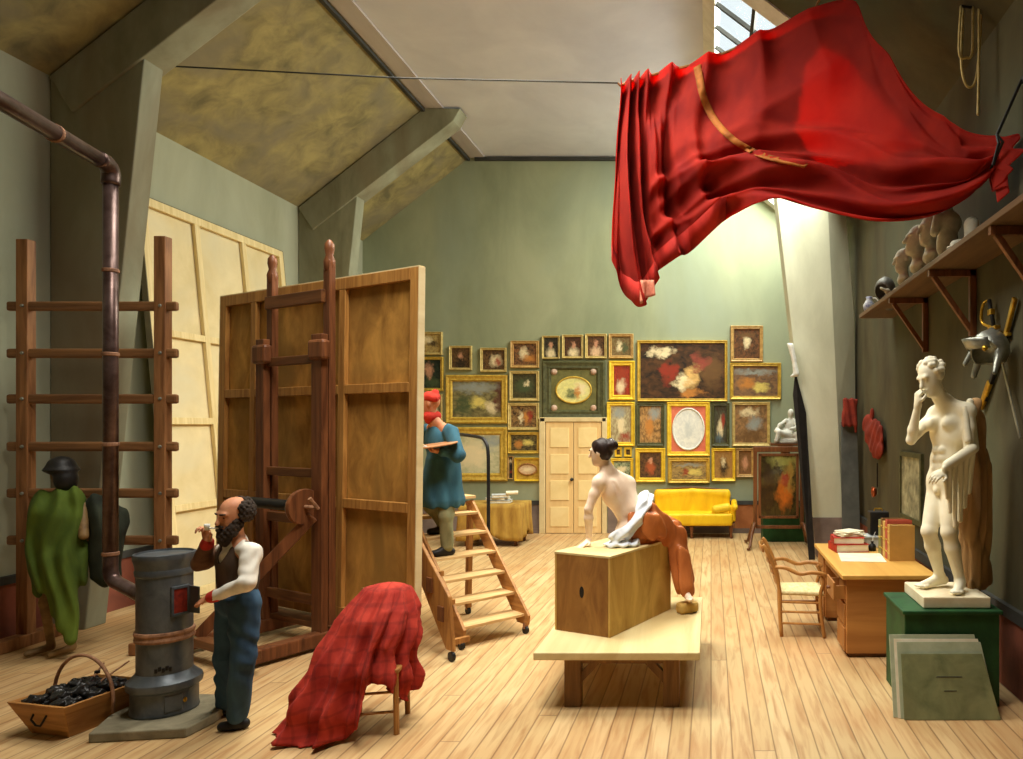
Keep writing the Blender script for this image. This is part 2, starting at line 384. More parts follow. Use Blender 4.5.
# glazed slope
M['white_paint'] = mat('white_window_paint', c3(236, 236, 232), c3(214, 214, 208), 5, .6, bump=.03)
gm, gnt, gb = nodes('window_glass'); gb.inputs['Roughness'].default_value = .05
tr = N(gnt, 'BsdfTransparent', {0: (.97, 1, .99, 1)}); gl = N(gnt, 'BsdfGlossy', {1: .05})
mx = N(gnt, 'MixShader', {0: .06, 1: tr.outputs[0], 2: gl.outputs[0]}); gnt.links.new(mx.outputs[0], gnt.nodes['Material Output'].inputs[0])
def slope_bar(mb, x0, x1, y0, y1, t=.07, off=-.02):
    s = slab((x0+off*.6, sl(x0)+off*.8), (x1+off*.6, sl(x1)+off*.8), y0, y1, t, nR); mb.add(s.v, s.f)
wf = MB(); slope_bar(wf, XC2, .06, 8.3, YB, .1); slope_bar(wf, 1.93, 2.07, 8.3, YB, .1)
slope_bar(wf, .06, 1.93, 8.3, 8.62, .1); slope_bar(wf, .06, 1.93, 14.4, YB, .1)
w1 = struct('window_1', wf, M['white_paint'])
gp = MB(); slope_bar(gp, .05, 1.94, 8.6, 14.42, .01, .04); gpane = obj('pane', gp, gm, w1)
for i in range(1, 11):
    b_ = MB(); y = 8.62+i*5.78/11; slope_bar(b_, .05, 1.94, y-.02, y+.02, .05, -.01); obj('glazing_bar', b_, M['dark_trim'], w1)
for x in (.52, .99, 1.46):
    b_ = MB(); slope_bar(b_, x-.02, x+.02, 8.6, 14.42, .05, -.012); obj('glazing_bar', b_, M['dark_trim'], w1)
# board along the ceiling edge, dado bands and rails
struct('trim_1', MB().box((XC1+.16, (YF+YB)/2, ZC-.012), (.3, YB-YF-.02, .024)), mat('ceiling_edge_board', c3(196, 190, 190), c3(172, 166, 168), 2, .9, (1, .2, 1), .05, world=True))
struct('trim_2', MB().box((XC1-.03, (YF+YB)/2, ZC-.06), (.06, YB-YF-.02, .05)), M['dark_trim'])
struct('trim_3', MB().box((-1.2, YB-.03, ZC-.05), (7.2, .06, .07)), M['dark_trim'])
def lowband(name, x0, x1, y0, y1, z0, z1, m): struct(name, MB().box(((x0+x1)/2, (y0+y1)/2, (z0+z1)/2), (x1-x0, y1-y0, z1-z0)), m)
DX0, DX1 = -3.47, -2.12
lowband('trim_4', XL+.02, DX0-.02, YB-.03, YB, .1, .58, M['dado'])
lowband('trim_5', DX1+.02, .45, YB-.03, YB, .1, .58, M['dado'])
lowband('trim_6', .45, 1.25, YB-.03, YB, .1, .58, mat('ochre_panel', c3(190, 120, 70), c3(160, 96, 54), 3, .8))
lowband('trim_7', 1.25, XR-.02, YB-.03, YB, .1, .58, M['dado'])
for n, (a, b) in enumerate(((XL+.02, DX0-.02), (DX1+.02, XR-.02))):
    lowband('trim_%d' % (8+n), a, b, YB-.05, YB, .58, .66, M['dark_trim'])
    lowband('baseboard_back' + ('' if not n else '_right'), a, b, YB-.045, YB, 0, .1, M['dado'])
lowband('trim_10', XR-.03, XR, YF, YB-.06, .0, .6, M['dado_red'])
lowband('trim_11', XR-.05, XR, YF, YB-.06, .6, .7, M['dark_trim'])
lowband('trim_12', XL, XL+.03, YF, YB-.06, .0, .6, M['dado_red'])
lowband('trim_13', XL, XL+.05, YF, YB-.06, .6, .68, M['dark_trim'])
# roof trusses: pier and rafter against the left wall, pier on the right
def truss(y, i):
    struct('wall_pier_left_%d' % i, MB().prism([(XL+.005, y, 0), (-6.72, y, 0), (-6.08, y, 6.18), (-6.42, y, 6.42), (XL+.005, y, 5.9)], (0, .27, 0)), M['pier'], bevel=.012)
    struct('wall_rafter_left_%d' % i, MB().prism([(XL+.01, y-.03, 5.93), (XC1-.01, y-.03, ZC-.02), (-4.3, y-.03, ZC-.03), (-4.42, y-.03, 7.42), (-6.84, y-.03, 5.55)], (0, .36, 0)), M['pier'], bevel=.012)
truss(7.73, 1); truss(12.38, 2)
s12 = 12.0/FPX
P2 = lambda px, py: ((px-CX)*s12, 12.0, EYE-(py-CY)*s12)
pr = MB()
zt = sl(1.0)-.12
def prx(z, a, b): return a+(b-a)*z/5.8                      # pier leans: foot near the wall, head out in the room
for z in (0, .67, 2.5, 4, zt):
    xa, xm = prx(z, 1.78, 1.12), prx(z, 2.22, 1.95)
    xb = prx(z, 2.495, 2.42) if z < 4.5 else 2.3
    pr.v += [(xa, 12.0, z), (xm, 12.0, z), (xb, 12.28, z if z < 4.5 else sl(2.3)-.05), (xb, 12.5, z if z < 4.5 else sl(2.3)-.05), (xa, 12.5, z)]
for i in range(4):
    for k in range(5): pr.f.append((i*5+k, i*5+(k+1) % 5, i*5+5+(k+1) % 5, i*5+5+k))
pr.f += [(4, 3, 2, 1, 0), (20, 21, 22, 23, 24)]
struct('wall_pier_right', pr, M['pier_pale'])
pd = MB()
for z in (0.0, .66):
    xa, xm, xb = prx(z, 1.78, 1.12)-.015, prx(z, 2.22, 1.95), 2.44
    pd.v += [(xa, 11.98, z), (xm, 11.98, z), (xb, 12.26, z), (xb, 12.4, z), (xa, 12.4, z)]
pd.f = [(0, 1, 6, 5), (1, 2, 7, 6), (2, 3, 8, 7), (3, 4, 9, 8), (4, 0, 5, 9), (4, 3, 2, 1, 0), (5, 6, 7, 8, 9)]
struct('trim_14', pd, M['dado'])
# panelled double door in the back wall
y = YB-.02; dm = wood('door_paint', c3(238, 206, 146), c3(222, 184, 122), 2, 2, bump=.06); dp = mat('door_panel_paint', c3(244, 220, 160), c3(232, 204, 140), 3, .6, bump=.03)
zt = 2.25; xa, xb = DX0+.12, DX1-.1; mid = (xa+xb)/2
d = MB(); d.box((DX0+.05, y-.03, zt/2+.05), (.12, .1, zt+.1)); d.box((DX1-.04, y-.03, zt/2+.05), (.1, .1, zt+.1)); d.box(((DX0+DX1)/2, y-.03, zt+.06), (DX1-DX0, .1, .09))
dr = struct('door_1', d, mat('door_casing_paint', c3(228, 208, 158), c3(206, 182, 130), 3, .6), bevel=.01)
for s_ in (-1, 1):
    w = (xb-xa)/2-.01; cx = mid+s_*(w/2+.006)
    lf = obj('door_leaf', MB().box((cx, y-.03, zt/2+.01), (w, .05, zt)), dm, dr, bevel=.004)
    for r in range(4):
        zc = .34+r*.535
        obj('door_panel', MB().prism([(cx-w*.34, y-.056, zc-.2), (cx+w*.34, y-.056, zc-.2), (cx+w*.34, y-.056, zc+.2), (cx-w*.34, y-.056, zc+.2)], (0, -.014, 0)), dp, lf, bevel=.008)
obj('door_knob', MB().lathe([(.03, 0), (.03, .02), (.014, .025), (.014, .05), (.032, .06), (.028, .085), (0, .09)], (mid-.03, y-.06, 1.1), 14, Matrix.Rotation(PI/2, 3, 'X')), M['black'], dr, smooth=True)
# thin tie rod under the ceiling
rod = MB().tube([at(148, 65, 8.34), at(400, 78, 8.32), at(618, 83, 8.3)], .009, 6)
tag(obj('tie_wire', rod, M['dark_trim']), 'thin dark tie wire stretched under the ceiling to the red curtain', 'wire')
# ---------------- stove and coal ----------------
SX, SY = -4.095, 5.4
tag(obj('stove_slab', MB().prism([(-4.3, 4.97, 0), (-3.69, 5.06, 0), (-3.66, 5.3, 0), (-3.66, 5.32, 0), (-3.72, 5.7, 0), (-4.42, 5.72, 0), (-4.42, 5.3, 0)], (0, 0, .07)), M['stone'], bevel=.01),
    'grey stone hearth slab on the floor beneath the iron stove', 'slab')
st = thing('stove', 'tall round grey cast iron stove standing on a stone slab at left', 'stove', (SX, SY, .07))
def stv(name, prof, m): return obj(name, MB().lathe([(r, z) for r, z in prof], (SX, SY, 0), 48), m, st, smooth=False)
o = stv('base_drum', [(0, .071), (.285, .071), (.29, .085), (.283, .1), (.283, .24), (.29, .25)], M['iron'])
stv('base_ring', [(.29, .25), (.315, .26), (.32, .285), (.315, .31), (.29, .325), (.26, .35), (.24, .37)], M['iron'])
stv('lower_barrel', [(.236, .37), (.236, .6)], M['iron'])
stv('band', [(.236, .6), (.252, .605), (.256, .62), (.246, .64), (.256, .66), (.252, .675), (.236, .68)], M['iron_rust'])
stv('barrel', [(.236, .68), (.236, 1.08)], M['iron'])
stv('rim', [(.236, 1.08), (.246, 1.09), (.25, 1.12), (.243, 1.135), (.25, 1.17), (.262, 1.2), (.266, 1.225), (.262, 1.245), (.24, 1.25), (.235, 1.235), (0, 1.23)], M['iron'])
for ch in st.children:
    ch.data.polygons.foreach_set('use_smooth', [True]*len(ch.data.polygons))
    md = ch.modifiers.new('split', 'EDGE_SPLIT'); md.split_angle = .6
st.scale = (.74, .74, 1)
ta = math.radians(-22); dn = V((math.cos(ta), math.sin(ta), 0)); ds = V((-dn.y, dn.x, 0))
Rd = Matrix((ds, dn, V((0, 0, 1)))).transposed(); dc = V((SX, SY, 0))+dn*.235
f = MB()
for sx, sz, w, h in ((-.075, .9, .022, .22), (.075, .9, .022, .22), (0, .8, .17, .022), (0, 1.0, .17, .022)): f.box(dc+ds*sx+V((0, 0, sz)), (w, .03, h), Rd)
obj('door_frame', f, M['iron'], st, bevel=.003)
obj('fire_opening', MB().box(dc+dn*.0+V((0, 0, .9)), (.13, .012, .18), Rd), mat('dull_red_brick', c3(150, 44, 24), c3(90, 22, 14), 20), st)  # plain dark red block filling the stove opening
hd = obj('stove_door', MB().box(dc+ds*.085+dn*.085+V((0, 0, .9)), (.014, .15, .2), Rd), M['iron'], st, bevel=.004)
obj('latch', MB().box(dc+ds*.098+dn*.15+V((0, 0, .9)), (.02, .03, .03), Rd), M['brass'], hd)
ad = MB(); a2 = math.radians(-80); dn2 = V((math.cos(a2), math.sin(a2), 0)); R2 = Matrix((V((-dn2.y, dn2.x, 0)), dn2, V((0, 0, 1)))).transposed()
for k in range(5):
    a3 = math.radians(-70+k*7); ad.box(V((SX+.238*math.cos(a3), SY+.238*math.sin(a3), .41+.012*(k % 2))), (.02, .02, .03), R2)
obj('damper_teeth', ad, M['black'], st)
obj('ash_door', MB().box(V((SX, SY, .165))+V((math.cos(ta-.3), math.sin(ta-.3), 0))*.283, (.15, .012, .12), Matrix.Rotation(ta-.3-PI/2+PI, 3, 'Z')), M['iron'], st, bevel=.006)
obj('ash_knob', MB().lathe([(.012, 0), (.02, .012), (0, .02)], V((SX, SY, .17))+V((math.cos(-.35), math.sin(-.35), 0))*.285, 10, V((math.cos(-.35), math.sin(-.35), 0)).to_track_quat('Z', 'Y').to_matrix()), M['brass'], st)
pp = thing('stove_pipe', 'dark red-brown iron flue pipe rising from the stove and bending overhead', 'pipe', (-4.67, 5.6, .9))
p1 = at(110, 172, 5.6); p1.x = -4.67
pts = [V((-4.22, 5.44, .86)), V((-4.5, 5.54, .95)), V((-4.63, 5.59, .99)), V((-4.67, 5.6, 1.06)), V((-4.67, 5.6, 1.2))]
obj('lower_elbow', MB().tube(cat_rom(pts, 4), .05, 16), M['pipe'], pp, smooth=True)
obj('riser', MB().tube([(-4.67, 5.6, 1.18), (-4.67, 5.6, p1.z-.06)], .05, 20), M['pipe'], pp, smooth=True)
obj('upper_elbow', MB().tube(cat_rom([(-4.67, 5.6, p1.z-.1), (-4.67, 5.6, p1.z), (-4.655, 5.54, p1.z+.045), (-4.63, 5.44, p1.z+.045)], 4), .062, 16), M['pipe'], pp, smooth=True)
obj('overhead_run', MB().tube([(-4.64, 5.46, p1.z+.045), (-4.12, 3.2, p1.z+.045)], .057, 20), M['pipe'], pp, smooth=True)
for z in (1.2, 2.05, 2.75, 3.4):
    obj('collar', MB().lathe([(.05, -.015), (.056, -.01), (.056, .01), (.05, .015)], (-4.67, 5.6, z), 20, caps=False), M['iron_rust'], pp)
for t in (.22, .5):
    q = V((-4.64, 5.46, p1.z+.045)).lerp(V((-4.12, 3.2, p1.z+.045)), t)
    obj('collar', MB().lathe([(.058, -.015), (.064, -.01), (.064, .01), (.058, .015)], q, 20, V((.52, -2.26, 0)).to_track_quat('Z', 'Y').to_matrix(), caps=False), M['iron_rust'], pp)
# coal box
cb = thing('coal_box', 'wooden coal box with flared sides and an iron hoop handle', 'box', (-4.64, 5.3, 0), math.radians(-12))
def panel(name, q, th, m, par):
    q = [V(p) for p in q]; n = (q[1]-q[0]).cross(q[3]-q[0]).normalized()*th
    return obj(name, MB().prism(q, n), m, par, local=True, bevel=.004)
bx, by, tx, ty, hh = .17, .2, .255, .3, .25
c = lambda x, y, z: (x, y, z)
panel('side_board', [c(-bx, -by, 0), c(bx, -by, 0), c(tx, -ty, hh), c(-tx, -ty, hh)], -.016, M['oak_x'], cb)
panel('side_board', [c(bx, by, 0), c(-bx, by, 0), c(-tx, ty, hh), c(tx, ty, hh)], -.016, M['oak_x'], cb)
panel('end_board', [c(bx, -by, 0), c(bx, by, 0), c(tx, ty, hh), c(tx, -ty, hh)], -.016, M['oak_y'], cb)
panel('end_board', [c(-bx, by, 0), c(-bx, -by, 0), c(-tx, -ty, hh), c(-tx, ty, hh)], -.016, M['oak_y'], cb)
panel('bottom_board', [c(-bx, -by, 0.002), c(bx, -by, 0.002), c(bx, by, 0.002), c(-bx, by, 0.002)], .016, M['oak_x'], cb)
ar = [(.272*math.cos(a), .02, .2+.3*math.sin(a)) for a in [PI*i/16 for i in range(17)]]
obj('hoop_handle', MB().tube([(.27, .02, .1)]+ar+[(-.27, .02, .1)], .012, 8), M['iron_rust'], cb, local=True, smooth=True)
obj('grip_strap', MB().tube([(-.06, -.252, .2), (-.055, -.285, .14), (-.02, -.28, .1), (.02, -.28, .1), (.055, -.285, .14), (.06, -.25, .2)], .007, 6), M['black'], cb, local=True, smooth=True)
rng = random.Random(3); pr = []
Rz = Matrix.Rotation(math.radians(-12), 3, 'Z'); cc = V((-4.64, 5.3, 0))
for i in range(130):
    x, y = rng.uniform(-.2, .2), rng.uniform(-.24, .24); z = .2+.09*(1-(x/.24)**2)*(1-(y/.3)**2)+rng.uniform(-.02, .02); r = rng.uniform(.018, .035)
    pr.append(BX(cc+Rz @ V((x, y, z)), (r*.6, r*.5, r*.6), .008, np.array(Euler((rng.random()*6, rng.random()*6, 0)).to_matrix()), .002))
pr.append(BX(cc+V((0, 0, .15)), (.14, .17, .05), .02, np.array(Rz).T, .01))
o = blob('coal', pr, mat('coal', c3(44, 42, 40), c3(22, 21, 20), 30, .35), h=.008)
tag(o, 'heap of black coal lumps filling the wooden box', 'coal', kind='stuff')
tg = thing('tongs', 'thin fire tongs stuck in the coal heap beside the stove', 'tongs', (-4.5, 5.35, .28))
q0 = V((-4.62, 5.33, .27)); q1 = at(104, 663, 5.5); q2 = at(129, 661, 5.62)
obj('arm', MB().tube([q0, q1], .007, 6), M['iron_rust'], tg); obj('arm', MB().tube([q0+V((.06, .02, .01)), q2], .007, 6), M['iron_rust'], tg)
obj('hinge', MB().lathe([(0, -.012), (.018, -.01), (.018, .01), (0, .012)], q0.lerp(q1, .6), 10), M['black'], tg)
# ---------------- tall rack frame at the left ----------------
RY = 7.2
rk = thing('peg_rack', 'tall wooden ladder-like frame with through pegs standing by the left wall', 'rack', (-6.2, RY, 0))
for px in (26, 163):
    X = (px-CX)/100.0
    top = 4.05 if px < 100 else 4.08
    obj('post', MB().box((X, RY, top/2), (.115, .1, top)), M['rack'], rk, bevel=.008)
    obj('post_foot', MB().box((X, RY-.0, .06), (.14, .7, .12)), M['rack'], rk, bevel=.012)
for py in (306.5, 353.5, 399, 446.5, 493, 540):
    z = EYE-(py-CY)/100.0
    rg = obj('crosspiece', MB().box(((94-CX)/100.0, RY-.012, z), (1.7, .05, .095)), M['rack_x'], rk, bevel=.02)
    for px in (27, 164): obj('bolt', MB().lathe([(.018, 0), (.014, .012), (0, .016)], ((px-CX)/100.0, RY-.051, z), 10, Matrix.Rotation(PI/2, 3, 'X')), M['steel'], rg)
# ---------------- pale canvas leaning on the left wall ----------------
def stretcher(name, label, w, h, cols, rows, mw, mc, edge, bars, cat='canvas', parent_loc=None, bw=.1, slip=.02, rowfn=None):
    t = thing(name, label, cat, (0, 0, 0))
    obj('canvas_sheet', MB().box((0, .035, h/2), (w-.01, .012, h-.01)), mc, t, local=True)
    obj('tacked_edge', MB().box((-w/2-.003, .01, h/2), (.012, .07, h)).add([], []).box((w/2+.003, .01, h/2), (.012, .07, h)).box((0, .01, h+.003), (w, .07, .012)), edge, t, local=True)
    for s_ in (-1, 1): obj('side_bar', MB().box((s_*(w/2-bw/2), 0, h/2), (bw, .05, h)), mw, t, local=True, bevel=.006)
    for z in (bw/2, h-bw/2): obj('end_bar', MB().box((0, -.002, z), (w-2*bw, .05, bw)), bars, t, local=True, bevel=.006)
    for x in cols: obj('upright_bar', MB().box((x, -.001, h/2), (bw*.85, .05, h-2*bw)), mw, t, local=True, bevel=.006)
    xs = [-w/2+bw]+[v for x in cols for v in (x-bw*.42, x+bw*.42)]+[w/2-bw]
    for z in rows:
        for i in range(0, len(xs), 2):
            a, b = xs[i], xs[i+1]; obj('cross_bar', MB().box(((a+b)/2, -.003, z), (b-a, .046, bw*.8)), bars, t, local=True, bevel=.006)
    return t
t = stretcher('stretched_canvas', 'huge pale canvas seen from behind, leaning against the left wall', 2.97, 5.05, [-.5, .49], [1.15, 2.25, 3.37], M['pine'], M['linen'], mat('canvas_edge_dark', c3(120, 110, 84)), M['pine'], bw=.11)
# bottom edge stands out from the wall, top rests on it (x runs along the wall, away from the viewer)
lean = math.atan2(.47, 4.98)
B0 = V((XL+.53, 10.32, .01)); ax_x = V((0, 1, 0)); ax_z = V((-math.sin(lean), 0, math.cos(lean))); ax_y = ax_z.cross(ax_x)
t.matrix_world = Matrix.Translation(B0) @ Matrix((ax_x, ax_y, ax_z)).transposed().to_4x4()
# ---------------- big brown canvas on its studio easel ----------------
EC = stretcher('brown_canvas', 'very large brown-backed canvas standing on the studio easel', 3.4, 3.46, [-1.02, .56], [1.17, 2.32], M['frame_brown'], M['canvas_brown'], M['cream'], M['frame_brown'], bw=.12)
for ch in EC.children:                        # cross bars sit a little differently in the right bay, as in the picture
    pass
Rx = V((.876, -.479, 0)).normalized(); Ry = V((0, 0, 1)).cross(Rx); ln = math.atan2(.05, 3.4)
cz = V((Ry.x*math.sin(ln), Ry.y*math.sin(ln), math.cos(ln))); cy = cz.cross(Rx)
C0 = V((-2.77, 6.77, .24))-Rx*1.7
EC.matrix_world = Matrix.Translation(C0) @ Matrix((Rx, cy, cz)).transposed().to_4x4()
ea = thing('studio_easel', 'heavy dark wooden winding easel behind the big brown canvas', 'easel', (C0.x, C0.y, 0), math.atan2(Rx.y, Rx.x))
XA, XB_ = -.37, .6                          # the two masts, in the easel's own frame
for x, tz in ((XA, 3.98), (XB_, 4.02)):
    m_ = obj('mast', MB().box((x, -.14, (tz-.3)/2+.12), (.1, .07, tz-.3-.0)), M['walnut'], ea, local=True, bevel=.008)
    obj('finial', MB().lathe([(.035, -.12), (.05, -.1), (.055, -.02), (.035, .04), (.048, .1), (.045, .15), (.02, .19), (0, .2)], (x, -.14, tz-.17), 14), M['walnut'], m_, local=True, smooth=True)
for x, w in ((XA, .1), (XB_, .12)):
    obj('upright', MB().box((x-.035, -.22, 1.6), (w+.05, .07, 3.0)), M['walnut'], ea, local=True, bevel=.008)
    obj('bracket', MB().box((x+(.0), -.25, 2.94), (.24, .1, .2)), M['walnut'], ea, local=True, bevel=.03)
for z, h_ in ((3.48, .13), (2.86, .09), (1.72, .09), (1.25, .1), (.45, .1)):
    obj('crossbar', MB().box(((XA+XB_)/2, -.2, z), (XB_-XA, .05, h_)), M['walnut_x'], ea, local=True, bevel=.008)
obj('canvas_shelf', MB().box((0, -.04, .19), (2.2, .3, .06)), M['walnut_x'], ea, local=True, bevel=.01)
for x in (XA, XB_):
    obj('skid', MB().box((x, -.35, .1), (.14, 1.5, .13)), M['walnut'], ea, local=True, bevel=.015)
    for yy in (-1.0, .3): obj('caster', MB().lathe([(.0, -.02), (.035, -.02), (.035, .02), (0, .02)], (x, yy, .036), 12, Matrix.Rotation(PI/2, 3, 'Y')), M['black'], ea, local=True)
obj('front_rail', MB().box(((XA+XB_)/2, -1.0, .18), (1.5, .12, .08)), M['walnut_x'], ea, local=True, bevel=.01)
obj('brace', MB().beam((XB_-.05, -.28, 1.3), (XA+.3, -1.0, .22), .06, .11), M['walnut'], ea, local=True, bevel=.006)
obj('winding_roller', MB().lathe([(0, -.42), (.05, -.42), (.055, -.38), (.055, .36), (.05, .4), (0, .4)], ((XA+XB_)/2-.12, -.34, 1.4), 16, Matrix.Rotation(PI/2, 3, 'Y')), M['black'], ea, local=True, smooth=True)
obj('crank_wheel', MB().lathe([(.0, -.03), (.17, -.03), (.18, 0), (.17, .03), (0, .03)], (XB_-.1, -.34, 1.4), 24, Matrix.Rotation(PI/2, 3, 'Y')), M['walnut'], ea, local=True)
obj('crank_shaft', MB().tube([(XB_-.08, -.34, 1.4), (XB_+.12, -.34, 1.4), (XB_+.12, -.42, 1.5)], .02, 8), M['iron_rust'], ea, local=True)
# ---------------- rolling steps ----------------
M['tread'] = wood('lit_tread_wood', c3(222, 190, 136), c3(182, 142, 88), 0)  # paler than the frame: light on the treads put into the colour
N0 = V((-2.43, 7.04, 0)); TR = V((.67, .74, 0)).normalized(); UP = V((-.74, .67, 0)).normalized(); TW = .73
sp = thing('rolling_steps', 'open wooden steps on small wheels that the painter stands on', 'steps', (-2.3, 7.4, 0), math.atan2(TR.y, TR.x))
sp.location = N0
# own frame: x across the treads, y up the flight
def S(x, y, z): return V((x, y, z))
for i, x in enumerate((0, TW)):
    obj('stringer', MB().prism([S(x-.015, -.03, .1), S(x-.015, .16, .1), S(x-.015, 1.25, 1.3), S(x-.015, 1.1, 1.34), S(x-.015, -.05, .2)], (.03, 0, 0)), M['oak_y'], sp, local=True, bevel=.004)
    rl = obj('rear_leg', MB().beam((x, 1.15, 1.28), (x, 1.2, .08), .05, .07), M['oak'], sp, local=True)
    for yy in (.02, 1.2):
        cst = obj('caster', MB().lathe([(0, -.018), (.04, -.018), (.04, .018), (0, .018)], (x, yy, .041), 14, Matrix.Rotation(PI/2, 3, 'Y')), M['black'], sp, local=True)
        obj('fork', MB().box((x, yy, .085), (.05, .03, .06)), M['iron_rust'], cst, local=True)
sb = MB().prism([S(-.26, -.3, .1), S(-.26, -.16, .1), S(-.26, .95, 1.3), S(-.26, .68, 1.3), S(-.26, -.22, .6)], (.035, 0, 0))
sg = obj('side_brace', sb, M['oak'], sp, local=True, bevel=.01)
for k, (yy, zz) in enumerate(((-.08, .42), (.14, .66), (.38, .92))):
    obj('socket_hole_dark', MB().box((-.265, yy, zz), (.02, .11, .14)), M['walnut'], sg, local=True, bevel=.004)  # dark plates painted in for the shade of square holes
cst = obj('caster', MB().lathe([(0, -.018), (.045, -.018), (.045, .018), (0, .018)], (-.24, -.24, .046), 14, Matrix.Rotation(PI/2, 3, 'Y')), M['black'], sp, local=True)
for zz in (.14, .45, .7): obj('tie', MB().box((-.12, -.16+.9*(zz-.1), zz), (.23, .05, .05)), M['oak'], sp, local=True)
for k in range(1, 7):
    z = .2*k; yy = .05+.185*(k-1)
    td = obj('tread', MB().box((TW/2, yy+.1, z), (TW-.03, .26, .03)), M['tread'], sp, local=True, bevel=.004)
obj('platform', MB().box((TW/2, 1.3, 1.37), (TW+.06, .45, .035)), M['tread'], sp, local=True, bevel=.004)
hr = MB().tube(cat_rom([(TW+.05, .84, .72), (TW+.05, .84, 1.5), (TW+.05, .85, 1.9), (TW+.05, .92, 2.02), (TW+.05, 1.05, 2.06), (TW+.05, 1.5, 2.09)], 5), .02, 8)
obj('handrail', hr, M['black'], sp, local=True, smooth=True)
# ---------------- pictures on the back wall ----------------
D_, B_, R_, G_, O_, C_, Y_, P_, K_ = (c3(60, 44, 28), c3(110, 80, 46), c3(150, 50, 32), c3(70, 84, 54), c3(196, 130, 60), c3(232, 214, 170), c3(226, 206, 110), c3(206, 150, 116), c3(34, 28, 22))
SKY, GRN, PNK, BL = c3(150, 156, 150), c3(96, 108, 60), c3(206, 96, 76), c3(84, 104, 112)
yP = YB
def frame_mb(cx, cz, w, h, fw, d):                # mitred moulding: outer edge, raised ridge, inner lip
    mb = MB(); prof = [(0, 0), (0, d*.7), (fw*.18, d), (fw*.55, d*.72), (fw*.8, d*.8), (fw, d*.35), (fw, .0)]
    for a, b in prof:
        for sx, sz in ((-1, -1), (1, -1), (1, 1), (-1, 1)): mb.v.append((cx+sx*(w/2-a), yP-.002-b, cz+sz*(h/2-a)))
    for i in range(len(prof)-1):
        for k in range(4): mb.f.append((i*4+k, i*4+(k+1) % 4, i*4+4+(k+1) % 4, i*4+4+k))
    i = len(prof)-1
    for k in range(4): mb.f.append((i*4+k, i*4+(k+1) % 4, (k+1) % 4, k))
    return mb
M['dark_frame'] = mat('dark_green_frame', c3(92, 92, 58), c3(60, 60, 36), 14, .5, bump=.2)
M['lemon'] = mat('bright_gilt', c3(244, 212, 70), c3(214, 172, 40), 12, .45, metal=.15, bump=.2)
M['wood_frame'] = mat('wooden_gilt_frame', c3(206, 170, 106), c3(160, 120, 66), 14, .5, bump=.2)
seed = [0]
def pic(x0, y0, x1, y1, fr, fpx, bg1, bg2, blobs, label, oval=None, rim=None, group=None):
    k = yP/FPX; cx = ((x0+x1)/2-CX)*k; cz = EYE-((y0+y1)/2-CY)*k; w = (x1-x0)*k; h = (y1-y0)*k; fw = fpx*k
    t = thing('framed_picture', label, 'picture', (cx, yP, cz-h/2), group='framed pictures hung close together on the back wall')
    seed[0] += 1; iw, ih = w-2*fw+.02, h-2*fw+.02
    obj('frame', frame_mb(cx, cz, w, h, fw, .07), M[fr], t)
    if oval:
        mt = obj('mount', MB().box((cx, yP-.012, cz), (iw, .02, ih)), oval[0], t)
        ow, oh = oval[1]*k, oval[2]*k; n = 36
        el = MB(); el.v = [(ow/2*math.cos(2*PI*i/n), 0, oh/2*math.sin(2*PI*i/n)) for i in range(n)]; el.f = [tuple(range(n))]
        o = link('painted_oval', el.v, el.f, painting_mat('painting_%d' % seed[0], ow, oh, bg1, bg2, blobs, seed[0]), t, local=True)
        o.location = (0, -.034, h/2)
        obj('oval_rim', MB().tube([(cx+ow/2*math.cos(2*PI*i/n), yP-.036, cz+oh/2*math.sin(2*PI*i/n)) for i in range(n)], .018, 6, closed=True), rim or M['gold'], t, smooth=True)
    else:
        o = link('painting', MB().box((0, 0, 0), (iw, .012, ih)).v, MB().box((0, 0, 0), (1, 1, 1)).f, painting_mat('painting_%d' % seed[0], iw, ih, bg1, bg2, blobs, seed[0]), t, local=True)
        o.location = (0, -.02, h/2)
    return t
port = lambda a, b, x=0: [(x, -.3, .32, .3, a), (x, .12, .13, .18, b)]
M['pink_mat'] = mat('pink_mount', c3(226, 130, 100), c3(206, 106, 80), 8, .8)
M['olive_mat'] = mat('olive_mount', c3(120, 116, 66), c3(92, 90, 50), 10, .7)
pic(420, 332, 443, 355, 'gilt_pale', 2.5, c3(190, 166, 100), c3(150, 120, 70), [(.1, 0, .3, .2, D_), (-.2, .2, .3, .2, C_)], 'small ochre sketch in a pale frame, highest by the edge of the brown canvas')
pic(419, 357, 444, 391, 'gold', 3, c3(40, 52, 40), c3(26, 32, 26), [(-.1, .1, .22, .3, P_), (.1, -.3, .4, .2, G_)], 'dark green portrait half hidden by the edge of the brown canvas above the painter')
pic(430, 394, 443, 422, 'gilt_pale', 2, c3(150, 140, 100), c3(110, 104, 76), [(0, 0, .2, .4, C_)], 'narrow pale picture just above the shoulder of the painter')
pic(450, 346, 472.5, 370, 'gilt_pale', 2.3, B_, D_, port(K_, P_), 'small dark portrait hanging alone above the big landscape, left one of two')
pic(481, 348, 507, 372, 'gilt_pale', 2.3, B_, D_, [(.1, -.05, .3, .3, C_), (.2, -.1, .15, .2, R_)], 'small dark figure group above the big landscape, right one of two')
pic(511, 341, 539.5, 368, 'wood_frame', 3, c3(140, 96, 60), D_, [(-.05, .05, .22, .3, C_), (.2, -.2, .3, .2, O_)], 'square brown picture in a wooden frame, topmost of the narrow column left of the door')
pic(446.5, 375, 508, 423.5, 'gold', 6.5, c3(140, 130, 84), c3(90, 80, 50), [(0, -.1, .22, .16, Y_), (-.25, -.15, .2, .3, G_), (.3, -.2, .14, .2, C_), (.45, .1, .12, .5, c3(90, 50, 40)), (-.1, .3, .5, .15, SKY)], 'broad gilt framed hazy landscape with a golden clearing, left of the narrow column')
